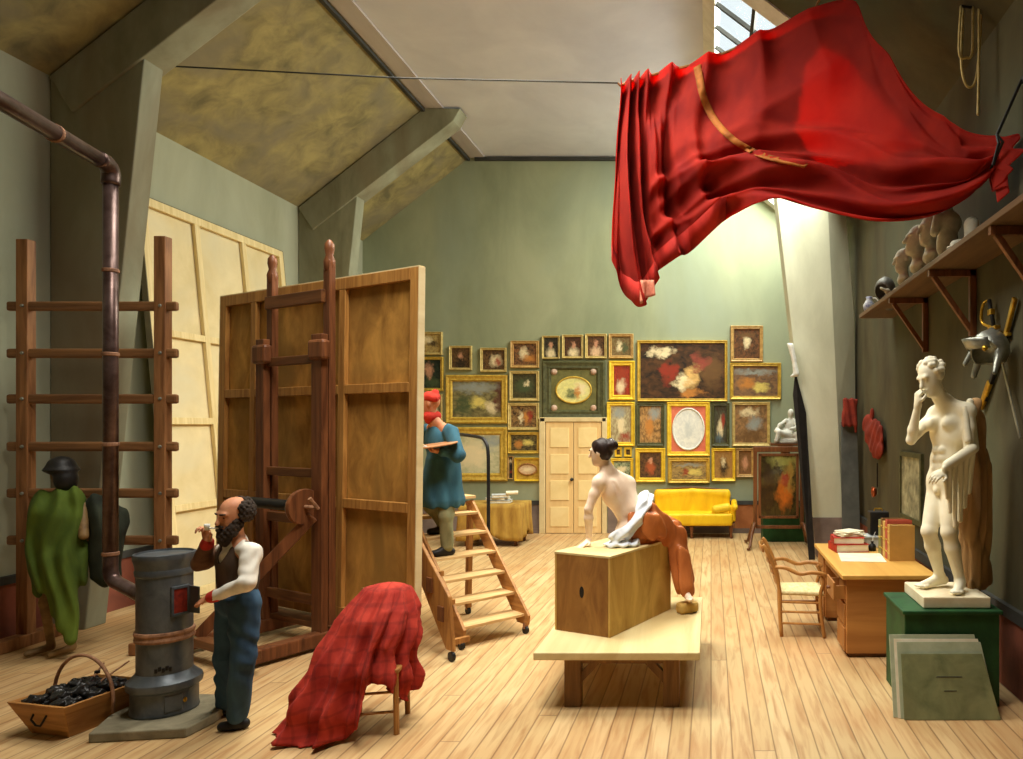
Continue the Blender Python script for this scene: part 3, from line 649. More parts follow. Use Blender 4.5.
pic(510, 371, 539.5, 401, 'gilt_pale', 3, c3(80, 76, 44), c3(48, 44, 28), [(0, 0, .4, .3, G_), (.1, .1, .12, .1, C_)], 'dark green wooded scene, second from the top of the narrow column left of the door')
pic(508.5, 403, 539.5, 430, 'gilt_pale', 3, c3(150, 116, 70), D_, [(-.1, -.05, .1, .3, C_), (.1, -.05, .1, .3, O_), (.25, 0, .1, .3, R_)], 'small frieze of standing figures, third down the narrow column left of the door')
pic(508.5, 432, 540, 453.5, 'gold', 3, c3(110, 96, 56), K_, [(-.2, -.1, .15, .3, O_), (.15, 0, .2, .2, Y_)], 'long low dark picture beside the top of the door, fourth down the narrow column')
pic(446, 427, 508, 481, 'gold', 8, c3(206, 200, 160), c3(176, 176, 136), [(-.1, 0, .4, .4, C_), (.3, .3, .2, .2, SKY)], 'large gilt framed pale picture behind the black handrail of the steps')
pic(515, 457.5, 541, 481, 'lemon', 1.8, c3(226, 196, 150), c3(200, 160, 120), [(0, 0, .3, .2, C_)], 'small gilt picture with a horizontal oval, lowest beside the door', oval=(M['gold'], 18, 11), rim=M['oak'])
t = pic(508.5, 456, 514, 479, 'wood_frame', 1.2, c3(60, 60, 56), K_, [(0, .3, .4, .1, C_), (0, -.2, .4, .1, R_)], 'tiny upright strip picture squeezed beside the small horizontal oval')
pic(542.5, 336, 560, 359, 'gilt_pale', 1.8, c3(70, 66, 50), K_, port(C_, P_), 'small portrait in white dress, first of four above the dark green frame')
pic(562.5, 335, 583.5, 358.5, 'gilt_pale', 2.3, c3(90, 56, 34), D_, port(C_, P_, .05), 'small brown portrait turned to the right, second of four above the dark green frame')
pic(585.5, 334, 607, 358.5, 'gilt_pale', 2.5, c3(110, 74, 44), D_, port(c3(226, 190, 150), P_), 'small warm portrait, third of four in the row above the dark green frame')
pic(609, 334, 633.5, 358.5, 'wood_frame', 3, c3(130, 116, 74), B_, [(-.1, 0, .15, .3, C_), (.2, -.1, .15, .3, G_)], 'small figure scene, rightmost of four in the row above the green frame')
t = pic(542.5, 361, 605.5, 419, 'dark_frame', 9, c3(230, 222, 140), c3(206, 200, 130), [(-.05, -.15, .2, .2, G_), (.2, .05, .2, .25, C_), (.1, -.1, .08, .3, O_)], 'large dark green framed oval scene hanging directly above the door', oval=(M['olive_mat'], 35, 26))
for sx in (-1, 1):
    for sz in (-1, 1):
        k = yP/FPX; obj('corner_ornament', MB().lathe([(0, 0), (.07, .002), (.055, .03), (.02, .045), (0, .047)], ((574-CX)*k+sx*.4, yP-.022, EYE-(390-CY)*k+sz*.37), 10, Matrix.Rotation(PI/2, 3, 'X')), mat('pinkish_ornament', c3(206, 180, 160), c3(170, 130, 100), 12), t, smooth=True)
pic(609, 361, 635, 400, 'lemon', 5, c3(170, 60, 34), c3(120, 44, 26), [(-.05, -.2, .3, .25, C_), (0, .25, .3, .2, c3(150, 60, 36))], 'small bright yellow framed red picture left of the largest dark painting')
pic(607, 402, 635, 446, 'lemon', 4, c3(190, 180, 140), c3(140, 120, 84), [(0, -.05, .2, .25, C_), (.2, -.35, .3, .15, R_), (-.1, .3, .3, .2, SKY)], 'upright gilt framed misty figure picture directly below the bright yellow one')
pic(636.5, 403, 664.5, 446, 'dark_frame', 3.5, c3(196, 150, 90), B_, [(-.05, -.05, .2, .3, O_), (.2, .3, .3, .2, SKY)], 'upright dark framed golden brown scene left of the pink oval')
pic(637.5, 340.5, 727.5, 401.5, 'gold', 3, c3(90, 60, 34), K_, [(-.18, -.02, .1, .22, R_), (0, -.2, .11, .14, c3(250, 230, 180)), (.12, -.1, .1, .2, c3(222, 180, 110)), (.22, .15, .1, .18, c3(150, 70, 56)), (.35, 0, .12, .3, B_), (-.25, .35, .14, .08, C_), (.1, -.38, .16, .08, O_)], 'largest dark dramatic painting with a pale glowing group at its middle')
pic(667, 402, 710, 456, 'lemon', 4.5, c3(236, 236, 226), c3(214, 216, 210), [(0, 0, .15, .2, c3(200, 204, 200))], 'pink mounted white upright oval picture in gilt frame', oval=(M['pink_mat'], 31, 41), rim=M['plaster_white'])
pic(711.5, 403, 729.5, 446, 'dark_frame', 3, c3(80, 84, 64), D_, [(0, -.1, .25, .25, C_), (.2, .1, .15, .2, R_), (-.1, -.35, .3, .12, BL)], 'narrow dark framed picture right of the pink oval with a white dressed figure')
pic(730.5, 326, 763, 362, 'wood_frame', 3.5, c3(120, 76, 44), D_, [(0, .05, .16, .2, C_), (0, .3, .35, .08, B_)], 'upright brown portrait, highest picture at the right of the wall')
pic(730, 363, 781, 399.5, 'gold', 3.5, c3(140, 104, 70), c3(96, 76, 60), [(.1, -.2, .2, .15, Y_), (-.2, -.1, .2, .2, O_), (0, .3, .5, .1, SKY)], 'wide brown landscape below the highest portrait at the right')
pic(732, 402, 770, 446, 'gilt_pale', 3.2, c3(160, 120, 76), c3(110, 84, 56), [(-.05, .3, .3, .12, C_), (.1, 0, .25, .2, SKY), (0, -.3, .4, .2, B_)], 'upright mountain scene beside the white plaster group')
pic(615, 447.5, 622, 456.5, 'lemon', 2, K_, K_, [(0, 0, .3, .3, B_)], 'tiny square gilt picture behind the model, left one of the pair')
pic(624.5, 447.5, 632, 456.5, 'lemon', 2, K_, K_, [(0, 0, .3, .3, B_)], 'tiny square gilt picture behind the model, right one of the pair')
pic(635.5, 448, 665.5, 482, 'lemon', 4.5, c3(110, 76, 46), D_, [(0, -.1, .22, .3, c3(180, 90, 50)), (0, .15, .1, .1, P_)], 'gilt framed seated figure in brown above the left end of the sofa')
pic(611, 458, 633.5, 480, 'lemon', 3, c3(170, 176, 140), G_, [(0, 0, .3, .2, C_)], 'small gilt landscape partly hidden behind the back of the model')
pic(668, 457.5, 710, 483, 'gold', 4, c3(180, 150, 90), c3(120, 100, 64), [(-.1, -.1, .1, .2, R_), (.15, -.1, .2, .2, Y_), (0, .3, .4, .1, SKY)], 'low wide gilt figure scene directly under the pink oval')
pic(711.5, 448, 735.5, 481, 'lemon', 3.2, c3(170, 130, 70), c3(150, 110, 60), [(0, -.1, .25, .38, K_), (0, .1, .12, .2, C_)], 'small gilt picture with a dark arched niche above the right end of the sofa')
pic(736, 448, 754, 477, 'wood_frame', 3, c3(140, 96, 56), B_, [(0, 0, .25, .3, P_)], 'small brown picture half hidden by the tall swing mirror')
# ---------------- sofa ----------------
M['yellow'] = mat('yellow_satin', c3(248, 208, 34), c3(226, 178, 20), 5, .5, (1, 1, .3), .1)
so = thing('sofa', 'bright yellow sofa with curved back and dark wooden legs against the back wall', 'sofa', (-.36, 14.2, 0))
x0, x1 = -1.22, .47; xm = (x0+x1)/2; ww = x1-x0
blob('seat', [BX((xm, 14.14, .37), (ww/2-.1, .22, .07), .05)], M['yellow'], so, h=.018)
bk = [BX((xm, 14.44, .66), (ww/2-.14, .03, .2), .05)]+[RC((xm-.5*ww+.14, 14.42, .8), (xm, 14.44, .86), .06, .06, .05), RC((xm, 14.44, .86), (xm+.5*ww-.14, 14.42, .8), .06, .06, .05)]
blob('backrest', bk, M['yellow'], so, h=.018)
for s_ in (-1, 1):
    X = xm+s_*(ww/2-.05); blob('arm', [BX((X, 14.17, .46), (.02, .2, .1), .04), RC((X+s_*.04, 13.92, .6), (X+s_*.04, 14.42, .66), .06, .06, .04)], M['yellow'], so, h=.018)
obj('base_rail', MB().box((xm, 14.17, .27), (ww, .5, .06)), M['walnut_x'], so, bevel=.01)
for xx in (x0+.08, xm, x1-.08):
    for yy in (13.96, 14.4):
        if xx == xm and yy > 14: continue
        obj('leg', MB().lathe([(.022, 0), (.03, .03), (.022, .08), (.04, .2), (.045, .25)], (xx, yy, 0), 12), M['walnut'], so, smooth=True)
crest = [(x0+.1+(ww-.2)*i/12, 14.47, .82+.12*math.sin(PI*i/12)**.4) for i in range(13)]
obj('crest_rail', MB().tube(crest, .022, 8), M['walnut_x'], so, smooth=True)
o = blob('bolster', [RC((x1-.38, 13.97, .56), (x1-.16, 13.97, .6), .085, .085, .02)], mat('yellow_cushion_satin', c3(250, 220, 60), c3(232, 190, 30), 6, .5, bump=.1), h=.015)
tag(o, 'yellow bolster cushion resting against the right arm of the sofa', 'cushion')
# ---------------- swing mirror, plaster group, leaning easel ----------------
MY = 13.0; k = MY/FPX; mx0, mx1 = (753-CX)*k, (804-CX)*k; mc = (mx0+mx1)/2
mr = thing('swing_mirror', 'tall mahogany swing mirror on curved legs near the right end of the sofa', 'mirror', (mc, MY, 0))
M['mahog'] = wood('mahogany', c3(128, 80, 46), c3(84, 50, 28), 2, rough=.35)
zt = EYE-(447-CY)*k
for X in (mx0+.04, mx1-.04): obj('post', MB().box((X, MY, (zt+.36)/2), (.07, .06, zt-.36)), M['mahog'], mr, bevel=.01)
obj('top_rail', MB().box((mc, MY, zt-.04), (mx1-mx0, .08, .1)), M['mahog'], mr, bevel=.015)
obj('bottom_rail', MB().box((mc, MY, .36), (mx1-mx0-.1, .05, .06)), M['mahog'], mr, bevel=.01)
gf = MB(); za, zb = .52, zt-.12
for X in (mx0+.12, mx1-.12): gf.box((X, MY-.01, (za+zb)/2), (.05, .05, zb-za))
for z in (za+.02, zb-.02): gf.box((mc, MY-.01, z), (mx1-mx0-.2, .05, .05))
gfo = obj('glass_frame', gf, M['mahog'], mr, bevel=.006)
gw, gh = mx1-mx0-.26, zb-za-.06
mg = painting_mat('painted_reflections', gw, gh, c3(80, 70, 36), c3(50, 42, 24), [(.15, -.1, .22, .3, c3(200, 110, 40)), (.3, .2, .14, .3, c3(170, 140, 70)), (.1, .42, .4, .12, c3(150, 150, 80)), (-.3, 0, .2, .5, c3(56, 44, 30)), (.2, .1, .1, .1, R_)], 50)  # reflections painted into the colour of the glass
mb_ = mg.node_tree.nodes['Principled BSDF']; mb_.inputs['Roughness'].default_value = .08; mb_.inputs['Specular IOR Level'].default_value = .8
o = link('glass', MB().box((0, 0, 0), (gw, .012, gh)).v, MB().box((0, 0, 0), (1, 1, 1)).f, mg, gfo, local=True)
o.location = V((mc, MY-.012, (za+zb)/2))-wloc(gfo)
for X, s_ in ((mx0+.04, -1), (mx1-.04, 1)):
    for d in (-1, 1):
        lg = cat_rom([(X, MY, .42), (X+s_*.03, MY+d*.08, .4), (X+s_*.08, MY+d*.2, .22), (X+s_*.12, MY+d*.36, .05), (X+s_*.16, MY+d*.46, .035)], 4)
        obj('leg', MB().tube(lg, [.04-.018*i/(len(lg)-1) for i in range(len(lg))], 8), M['mahog'], mr, smooth=True)
# green cabinet behind with the plaster group on it
M['green_paint'] = mat('green_paint', c3(38, 88, 46), c3(24, 62, 32), 5, .55, bump=.15)
gx0, gx1 = .98, 1.93
cab = thing('green_cabinet', 'low green painted chest on the floor behind the swing mirror', 'chest', ((gx0+gx1)/2, 13.75, 0))
obj('body', MB().box(((gx0+gx1)/2, 13.85, .31), (gx1-gx0, .6, .62)), M['green_paint'], cab, bevel=.01)
obj('lid', MB().box(((gx0+gx1)/2, 13.85, .635), (gx1-gx0+.04, .64, .04)), M['green_paint'], cab, bevel=.008)
pl = thing('tall_pedestal', 'slim dark wooden pedestal behind the swing mirror bearing the plaster group', 'pedestal', (1.42, 13.75, .655))
zp = EYE-(443-CY)*13.75/FPX
obj('shaft', MB().lathe([(.16, .655), (.16, .7), (.1, .76), (.09, zp-.12), (.16, zp-.05)], (1.42, 13.75, 0), 20), M['walnut'], pl, smooth=True)
obj('top', MB().box((1.42, 13.75, zp-.025), (.58, .4, .05)), M['walnut_x'], pl, bevel=.008)
g0 = V((1.44, 13.7, zp+.012))
gp_ = [BX(g0+V((0, 0, .03)), (.22, .1, .03), .01), EL(g0+V((.0, 0, .16)), (.12, .1, .13)), EL(g0+V((.06, 0, .33)), (.1, .08, .12)), EL(g0+V((.08, -.01, .56)), (.06, .07, .08), k=.02), RC(g0+V((.07, 0, .45)), g0+V((.08, 0, .52)), .035, .035),
      RC(g0+V((.13, -.03, .42)), g0+V((.2, -.1, .28)), .04, .035), RC(g0+V((.2, -.1, .28)), g0+V((.06, -.13, .26)), .035, .025), RC(g0+V((-.01, -.03, .42)), g0+V((-.13, -.1, .34)), .04, .03), RC(g0+V((-.13, -.1, .34)), g0+V((-.22, -.1, .22)), .03, .03),
      RC(g0+V((.05, -.04, .14)), g0+V((-.16, -.13, .2)), .07, .05), RC(g0+V((-.16, -.13, .2)), g0+V((-.2, -.12, .04)), .05, .04), RC(g0+V((.1, -.04, .14)), g0+V((.22, -.13, .16)), .07, .05), RC(g0+V((.22, -.13, .16)), g0+V((.18, -.12, .04)), .05, .04), EL(g0+V((-.12, 0, .3)), (.06, .06, .08))]
tag(blob('plaster_group', gp_, M['plaster_white'], h=.014), 'white plaster seated figure group above the top of the swing mirror', 'sculpture')
# tall black board leaning on the pale pier with a plaster arm cast at its top
lb = MB().prism([(1.6, 11.75, .0), (1.7, 11.75, 0), (1.58, 11.95, 2.4), (1.4, 11.95, 3.1), (1.36, 11.95, 2.7)], (0, .03, 0))
tag(obj('black_board', lb, M['black'], bevel=.004), 'narrow black pointed board leaning against the pale slanted pier', 'board')
q = at(792, 352, 11.88); arm = [RC(q+V((-.02, 0, .1)), q+V((.03, 0, -.12)), .05, .04), RC(q+V((.03, 0, -.12)), q+V((.07, 0, -.36)), .035, .05), RC(q+V((-.02, 0, .1)), q+V((-.07, 0, .13)), .02, .015), RC(q+V((.07, 0, -.36)), q+V((-.01, 0, -.4)), .03, .02)]
tag(blob('arm_cast', arm, M['plaster_white'], h=.014), 'white plaster arm cast hung at the tip of the black board by the pier', 'cast')
# grey board with a red cloth by the foot of the pier
tag(obj('grey_board', MB().prism([(2.12, 11.6, 0), (2.42, 11.6, 0), (2.4, 11.85, 2.25), (2.14, 11.85, 2.25)], (0, .04, 0)), mat('slate_board', c3(96, 98, 92), c3(72, 74, 70), 3, .8), bevel=.004), 'tall slate grey board leaning at the right foot of the pale pier', 'board')
q = at(851, 410, 11.78); dd = lambda X, Y, Z: .012*np.sin(X*60+Z*9)
tag(blob('red_rag', [BX(q+V((-.02, 0, -.04)), (.09, .03, .2), .03), RC(q+V((.06, 0, .1)), q+V((.07, 0, -.35)), .03, .02)], mat('dull_red_cloth', c3(150, 56, 40), c3(110, 38, 28), 5, .9), h=.014, disp=dd), 'dull red rag hung over the slate board beside the pier', 'cloth')
# cloth covered table with papers at the back left
tb = thing('covered_table', 'small table under a fringed ochre cloth left of the door', 'table', (-4.0, 13.4, 0))
M['ochre'] = mat('ochre_table_cloth', c3(186, 150, 66), c3(140, 102, 42), 7, .9, (1, 1, .3), .2)
obj('table_top', MB().box((-4.0, 13.4, .735), (1.06, .72, .03)), M['walnut_x'], tb)
for X in (-4.45, -3.55):
    for Y in (13.12, 13.68): obj('leg', MB().box((X, Y, .36), (.06, .06, .72)), M['walnut'], tb)
def tcloth(u, v):
    a = 2*PI*u; cx, sx = math.cos(a), math.sin(a); f = 1/max(abs(cx)/.56, abs(sx)/.4)
    drop = max(0, v-.35)/.65; r = min(v/.35, 1)
    w = 1+.05*drop*math.sin(a*17)+.05*drop
    z = .765-drop*(.52+.14*abs(math.sin(a*2)))
    return V((-4.0+cx*f*r*w, 13.4+sx*f*r*w, z))
tag(obj('table_cloth', MB().grid(tcloth, 136, 14), M['ochre'], smooth=True, solid=.008), 'ochre yellow cloth with hanging folds over the small back table', 'tablecloth')
M['papers'] = mat('grey_white_paper', c3(206, 210, 206), c3(170, 176, 176), 9, .7)
for i, (dx, dy, rz, lab) in enumerate(((-.1, .0, .1, 'lowest grey folder in the pile of papers on the ochre cloth'), (-.14, .02, -.15, 'middle pale folder in the pile of papers on the ochre cloth'), (-.08, -.02, .3, 'topmost tilted sheaf of papers on the ochre cloth'))):
    t = thing('paper_folder', lab, 'folder', (-3.8+dx, 13.3+dy, .772+i*.052), rz, 'folders on the ochre cloth')
    obj('cover', MB().box((0, 0, .004), (.42-.05*i, .3, .008)).box((0, 0, .044), (.42-.05*i, .3, .006)), M['papers'], t, local=True)
    obj('sheets', MB().box((0, 0, .024), (.4-.05*i, .28, .032)), M['paper'], t, local=True)
tag(obj('paper_scroll', MB().tube([(-3.75, 13.16, .96), (-3.55, 13.24, .96)], .035, 12), M['paper']), 'small rolled paper lying on top of the papers at the back table', 'scroll')
# ---------------- desk, chair and what stands on them ----------------
M['desk_top'] = wood('desk_top_wood', c3(226, 178, 92), c3(200, 146, 68), 1, 1.5, rough=.4)
M['desk'] = wood('desk_wood', c3(198, 138, 72), c3(158, 100, 48), 0, 1.5)
M['desk_v'] = wood('desk_wood_upright', c3(182, 124, 62), c3(138, 86, 40), 2, 1.5)
dk = thing('desk', 'yellow-brown wooden pedestal desk with an open side drawer near the statue', 'desk', (1.68, 7.66, 0))
obj('desk_top', MB().box((1.68, 7.66, .77), (.9, 1.84, .04)), M['desk_top'], dk, bevel=.006)
for y0, y1 in ((6.8, 7.24), (8.06, 8.52)):
    ped = obj('pedestal', MB().box((1.68, (y0+y1)/2, .395), (.8, y1-y0, .71)), M['desk'], dk, bevel=.006)
    obj('plinth', MB().box((1.68, (y0+y1)/2, .02), (.74, y1-y0-.06, .04)), M['walnut_x'], dk)
    for z, h in ((.16, .22), (.4, .2)):
        dr_ = obj('drawer_front', MB().box((1.272, (y0+y1)/2, z), (.018, y1-y0-.06, h)), M['desk_v'], ped, bevel=.004)
    if y0 > 7: obj('drawer_front', MB().box((1.272, (y0+y1)/2, .62), (.018, y1-y0-.06, .18)), M['desk_v'], ped, bevel=.004)
od = obj('open_drawer', MB().box((1.17, 7.02, .62), (.02, .38, .17)).box((1.25, 6.84, .61), (.16, .012, .13)).box((1.25, 7.2, .61), (.16, .012, .13)).box((1.25, 7.02, .55), (.16, .36, .012)), M['desk_v'], dk, bevel=.004)
obj('drawer_knob', MB().lathe([(.02, 0), (.01, .01), (.02, .03), (0, .036)], (1.16, 7.02, .62), 12, Matrix.Rotation(-PI/2, 3, 'Y')), M['walnut'], od, smooth=True)
obj('modesty_panel', MB().box((2.05, 7.65, .5), (.02, .82, .5)), M['desk'], dk)
obj('kneehole_rail', MB().box((1.29, 7.65, .7), (.02, .82, .09)), M['desk_v'], dk)
ch = thing('ladder_back_armchair', 'light wooden ladder-back armchair with a cream rush seat facing the desk', 'chair', (.95, 7.7, 0), math.radians(-4))
M['chair'] = wood('chair_wood', c3(196, 142, 76), c3(150, 98, 48), 2, 2, rough=.4)
for s_ in (-1, 1):
    y = s_*.25
    bp_ = cat_rom([(-.2, y*.88, 0), (-.215, y*.88, .25), (-.22, y*.9, .46), (-.27, y*.92, .7), (-.36, y*.94, .9), (-.4, y*.94, .95)], 4)
    obj('back_post', MB().tube(bp_, .021, 10), M['chair'], ch, local=True, smooth=True)
    fl_ = cat_rom([(.24, y, 0), (.225, y, .1), (.2, y, .3), (.2, y, .46), (.23, y, .58), (.2, y, .66)], 4)
    obj('front_leg', MB().tube(fl_, .02, 10), M['chair'], ch, local=True, smooth=True)
    am = cat_rom([(-.27, y*.92, .72), (-.16, y*1.02, .72), (-.02, y*1.1, .665), (.1, y*1.12, .68), (.22, y*1.08, .665), (.25, y*1.04, .63)], 4)
    obj('arm', MB().tube(am, .021, 10), M['chair'], ch, local=True, smooth=True)
    for z in (.14, .26, .36): obj('side_stretcher', MB().tube([(-.205, y*.9, z), (.21, y, z)], .012, 8), M['chair'], ch, local=True)
for z in (.16, .3): obj('front_stretcher', MB().tube([(.215, -.24, z), (.215, .24, z)], .012, 8), M['chair'], ch, local=True)
obj('rear_stretcher', MB().tube([(-.21, -.22, .2), (-.21, .22, .2)], .012, 8), M['chair'], ch, local=True)
for i, z in enumerate((.56, .67, .78, .9)):
    xx = -.235-.03*i-.03*(i == 3)-.01*i
    obj('slat', MB().grid(lambda u, v: V((xx-.035*math.sin(PI*u)-.015*v, -.21+.42*u, z-.03+.06*v*(1+.25*math.sin(PI*u)))), 10, 2), M['chair'], ch, local=True, solid=.014, smooth=True)
def seatp(u, v): x, y = -.22+.45*u, (-.5+v)*(.44+.08*u); return V((x, y, .45+.012*math.cos(PI*(u-.5))*math.cos(PI*(v-.5))))
obj('seat', MB().grid(seatp, 10, 10), mat('rush_seat', c3(238, 222, 170), c3(212, 190, 130), 30, .8, (1, .3, 1), .3), ch, local=True, solid=.035, smooth=True)
# books and small things on the desk
M['red_book'] = mat('red_book_cloth', c3(196, 60, 40), c3(150, 36, 26), 9, .7)
def book(name, label, c, d, rz, m, cat='book', group=None):       # lying book: cover boards, spine and page block
    t = thing(name, label, cat, c, rz, group); x, y, z = d
    cv = MB().box((0, 0, .003), (x, y, .006)).box((0, 0, z-.003), (x, y, .006)).box((-x/2+.004, 0, z/2), (.008, y, z))
    obj('cover', cv, m, t, local=True, bevel=.002)
    obj('pages', MB().box((-.003, 0, z/2), (x-.02, y-.02, z-.012)), M['paper'], t, local=True); return t
book('book', 'thick red book at the bottom of the stack on the desk', (1.55, 8.12, .791), (.38, .32, .085), .12, M['red_book'])
book('book', 'slightly smaller red book on top of the thick one on the desk', (1.54, 8.13, .878), (.35, .3, .07), -.05, M['red_book'])
pk = thing('paper_stack', 'loose white papers heaped on the red books on the desk', 'papers', (1.56, 8.13, .951), .2)
for i in range(5): obj('sheet', MB().box((.01*(-1)**i, .006*i, .006+.011*i), (.3-.01*i, .22, .009), Matrix.Rotation(.12*i*(-1)**i, 3, 'Z')), M['paper'], pk, local=True)
tag(obj('paper_sheet', MB().box((1.6, 7.66, .7925), (.46, .5, .004), Matrix.Rotation(-.1, 3, 'Z')), M['paper']), 'large white sheet of paper lying flat on the desk', 'paper')
pb = thing('white_box', 'low white box at the far corner of the desk', 'box', (1.9, 8.38, .791))
obj('body', MB().box((1.9, 8.38, .845), (.3, .24, .107)), M['papers'], pb, bevel=.006); obj('lid', MB().box((1.9, 8.38, .91), (.32, .26, .022)), M['papers'], pb, bevel=.004)
ik = thing('ink_bottle', 'small black ink bottle standing in front of the white box', 'bottle', (1.81, 8.08, .791))
obj('bottle', MB().lathe([(0, 0), (.04, 0), (.042, .05), (.03, .07), (.014, .08), (.014, .1), (.02, .105), (0, .106)], (1.81, 8.08, .791), 16), M['black'], ik, smooth=True)
obj('quill', MB().tube([(1.81, 8.08, .84), (1.82, 8.09, .93), (1.85, 8.1, 1.0)], [.003, .006, .002], 6), M['plaster_white'], ik)
bb = thing('black_case', 'dark case standing on the white box against the wall', 'case', (1.97, 8.4, .922))
obj('body', MB().box((1.95, 8.4, 1.06), (.22, .16, .27)), M['black'], bb, bevel=.01); obj('handle', MB().tube([(1.9, 8.4, 1.195), (1.91, 8.4, 1.225), (1.99, 8.4, 1.225), (2.0, 8.4, 1.195)], .008, 6), M['brass'], bb)
bc = [('pale green upright folio, farthest of the books on the desk', c3(150, 150, 90), .1, .37), ('tall brown folio beside the pale green one on the desk', c3(130, 92, 50), .075, .4), ('yellow-tan upright folio standing mid row on the desk', c3(214, 174, 96), .1, .38), ('dull red folio second nearest the viewer in the desk row', c3(190, 84, 60), .085, .41), ('worn ochre folio nearest the viewer in the desk row', c3(206, 160, 84), .09, .37)]
yy = 7.95
for lab, cc_, th, hh_ in bc:
    t = thing('folio_book', lab, 'book', (1.98, yy-th/2, .791), 0); m_ = mat('folio_%d' % int(th*1000+hh_*100), cc_)
    obj('cover', MB().box((0, th/2-.004, hh_/2), (.26, .007, hh_)).box((0, -th/2+.004, hh_/2), (.26, .007, hh_)).box((-.127, 0, hh_/2), (.01, th, hh_)), m_, t, local=True, bevel=.002)
    obj('pages', MB().box((.0, 0, hh_/2), (.236, th-.016, hh_-.02)), M['paper'], t, local=True)
    for z in (.2, .5, .8): obj('spine_band', MB().box((-.134, 0, hh_*z), (.004, th*.96, .012)), M['gold'], t, local=True)
    yy -= th+.012
# green pedestal chest, portfolio
gc = thing('green_chest', 'large dark green wooden chest carrying the statue and its white slab', 'chest', (1.88, 5.91, 0))
obj('body', MB().box((1.88, 5.91, .365), (.74, .6, .73)), M['green_paint'], gc, bevel=.008)
obj('top_board', MB().box((1.88, 5.91, .74), (.78, .64, .03)), M['green_paint'], gc, bevel=.008)
tag(obj('statue_slab', MB().box((1.935, 5.94, .802), (.53, .56, .088)), M['plaster'], bevel=.008), 'thick white square slab under the feet of the statue', 'slab')
pf = thing('portfolio', 'big worn greenish portfolio with loose sheets leaning on the green chest', 'portfolio', (1.77, 5.36, .004))
M['pf1'] = mat('greenish_board', c3(146, 150, 104), c3(108, 114, 76), 5, .8, c4=c3(126, 124, 84)); M['pf2'] = mat('grey_green_paper', c3(190, 196, 164), c3(160, 168, 136), 5, .9)
def leaf(name, x0, x1, z1, yo, m, th=.006, skew=0):
    L = math.radians(17); R = Matrix.Rotation(-L, 3, 'X')
    q = [R @ V(p)+V((0, yo, 0)) for p in ((x0, 0, 0), (x1, 0, 0), (x1-skew, 0, z1), (x0+.01, 0, z1))]; n = (R @ V((0, 1, 0)))*th
    return obj(name, MB().prism(q, n), m, pf, local=True, bevel=.002)
leaf('back_cover', -.4, .37, .6, .045, M['pf2'], .008, .1); leaf('loose_sheet', -.37, .38, .57, .033, M['paper'], .003, .09); leaf('loose_sheet', -.35, .385, .55, .024, M['pf2'], .003, .08)
fc = leaf('front_cover', -.33, .39, .47, .0, M['pf1'], .008, .09)
for z, w in ((.3, .2), (.2, .1)): leaf('faint_title_line', -w/2, w/2, .006, 0, M['dark_trim'], .002).location = Matrix.Rotation(-math.radians(17), 3, 'X') @ V((.03, -.003, z))
# ---------------- right wall: shelf, casts, arms, picture, rope ----------------
M['shelf'] = wood('shelf_wood', c3(120, 92, 62), c3(84, 62, 40), 1, 2)
sh = thing('wall_shelf', 'long high wooden shelf on brackets along the right wall', 'shelf', (2.27, 7.2, 3.66))
obj('board', MB().box((2.265, 7.25, 3.69), (.46, 5.3, .05)), M['shelf'], sh, bevel=.006)
for Y in (5.3, 6.79, 8.29):
    obj('bracket', MB().box((2.27, Y, 3.63), (.44, .05, .06)).box((2.465, Y, 3.35), (.06, .05, .62)).beam((2.1, Y, 3.6), (2.46, Y, 3.08), .045, .045), M['walnut'], sh)
def ax(p): return np.array(tuple(p))
def head(c, fw, up, s=1.0, hair=False):           # skull, jaw, nose, brow, sockets, lips, ears
    c, fw, up = V(c), V(fw).normalized(), V(up); up = (up-fw*up.dot(fw)).normalized(); sd = fw.cross(up)
    R = np.array([tuple(sd), tuple(fw), tuple(up)]); P = lambda a, b, d: c+(sd*a+fw*b+up*d)*s
    return [EL(P(0, -.012, .035), (.074*s, .094*s, .088*s), R, .02*s), EL(P(0, .028, -.03), (.058*s, .062*s, .08*s), R, .03*s),
            EL(P(0, .06, -.088), (.028*s, .028*s, .024*s), R, .03*s), RC(P(-.035, .078, .032), P(.035, .078, .032), .013*s, .013*s, .02*s),
            EL(P(-.033, .088, .012), (.018*s, .014*s, .012*s), R, .012*s, True), EL(P(.033, .088, .012), (.018*s, .014*s, .012*s), R, .012*s, True),
            EL(P(-.031, .073, .01), (.012*s,)*3, R, .004*s), EL(P(.031, .073, .01), (.012*s,)*3, R, .004*s),
            RC(P(0, .088, .022), P(0, .11, -.022), .009*s, .014*s, .012*s), EL(P(0, .082, -.052), (.024*s, .014*s, .008*s), R, .008*s), EL(P(0, .079, -.066), (.02*s, .014*s, .008*s), R, .008*s),
            EL(P(-.076, -.005, .005), (.009*s, .02*s, .03*s), R, .008*s), EL(P(.076, -.005, .005), (.009*s, .02*s, .03*s), R, .008*s)], P, R
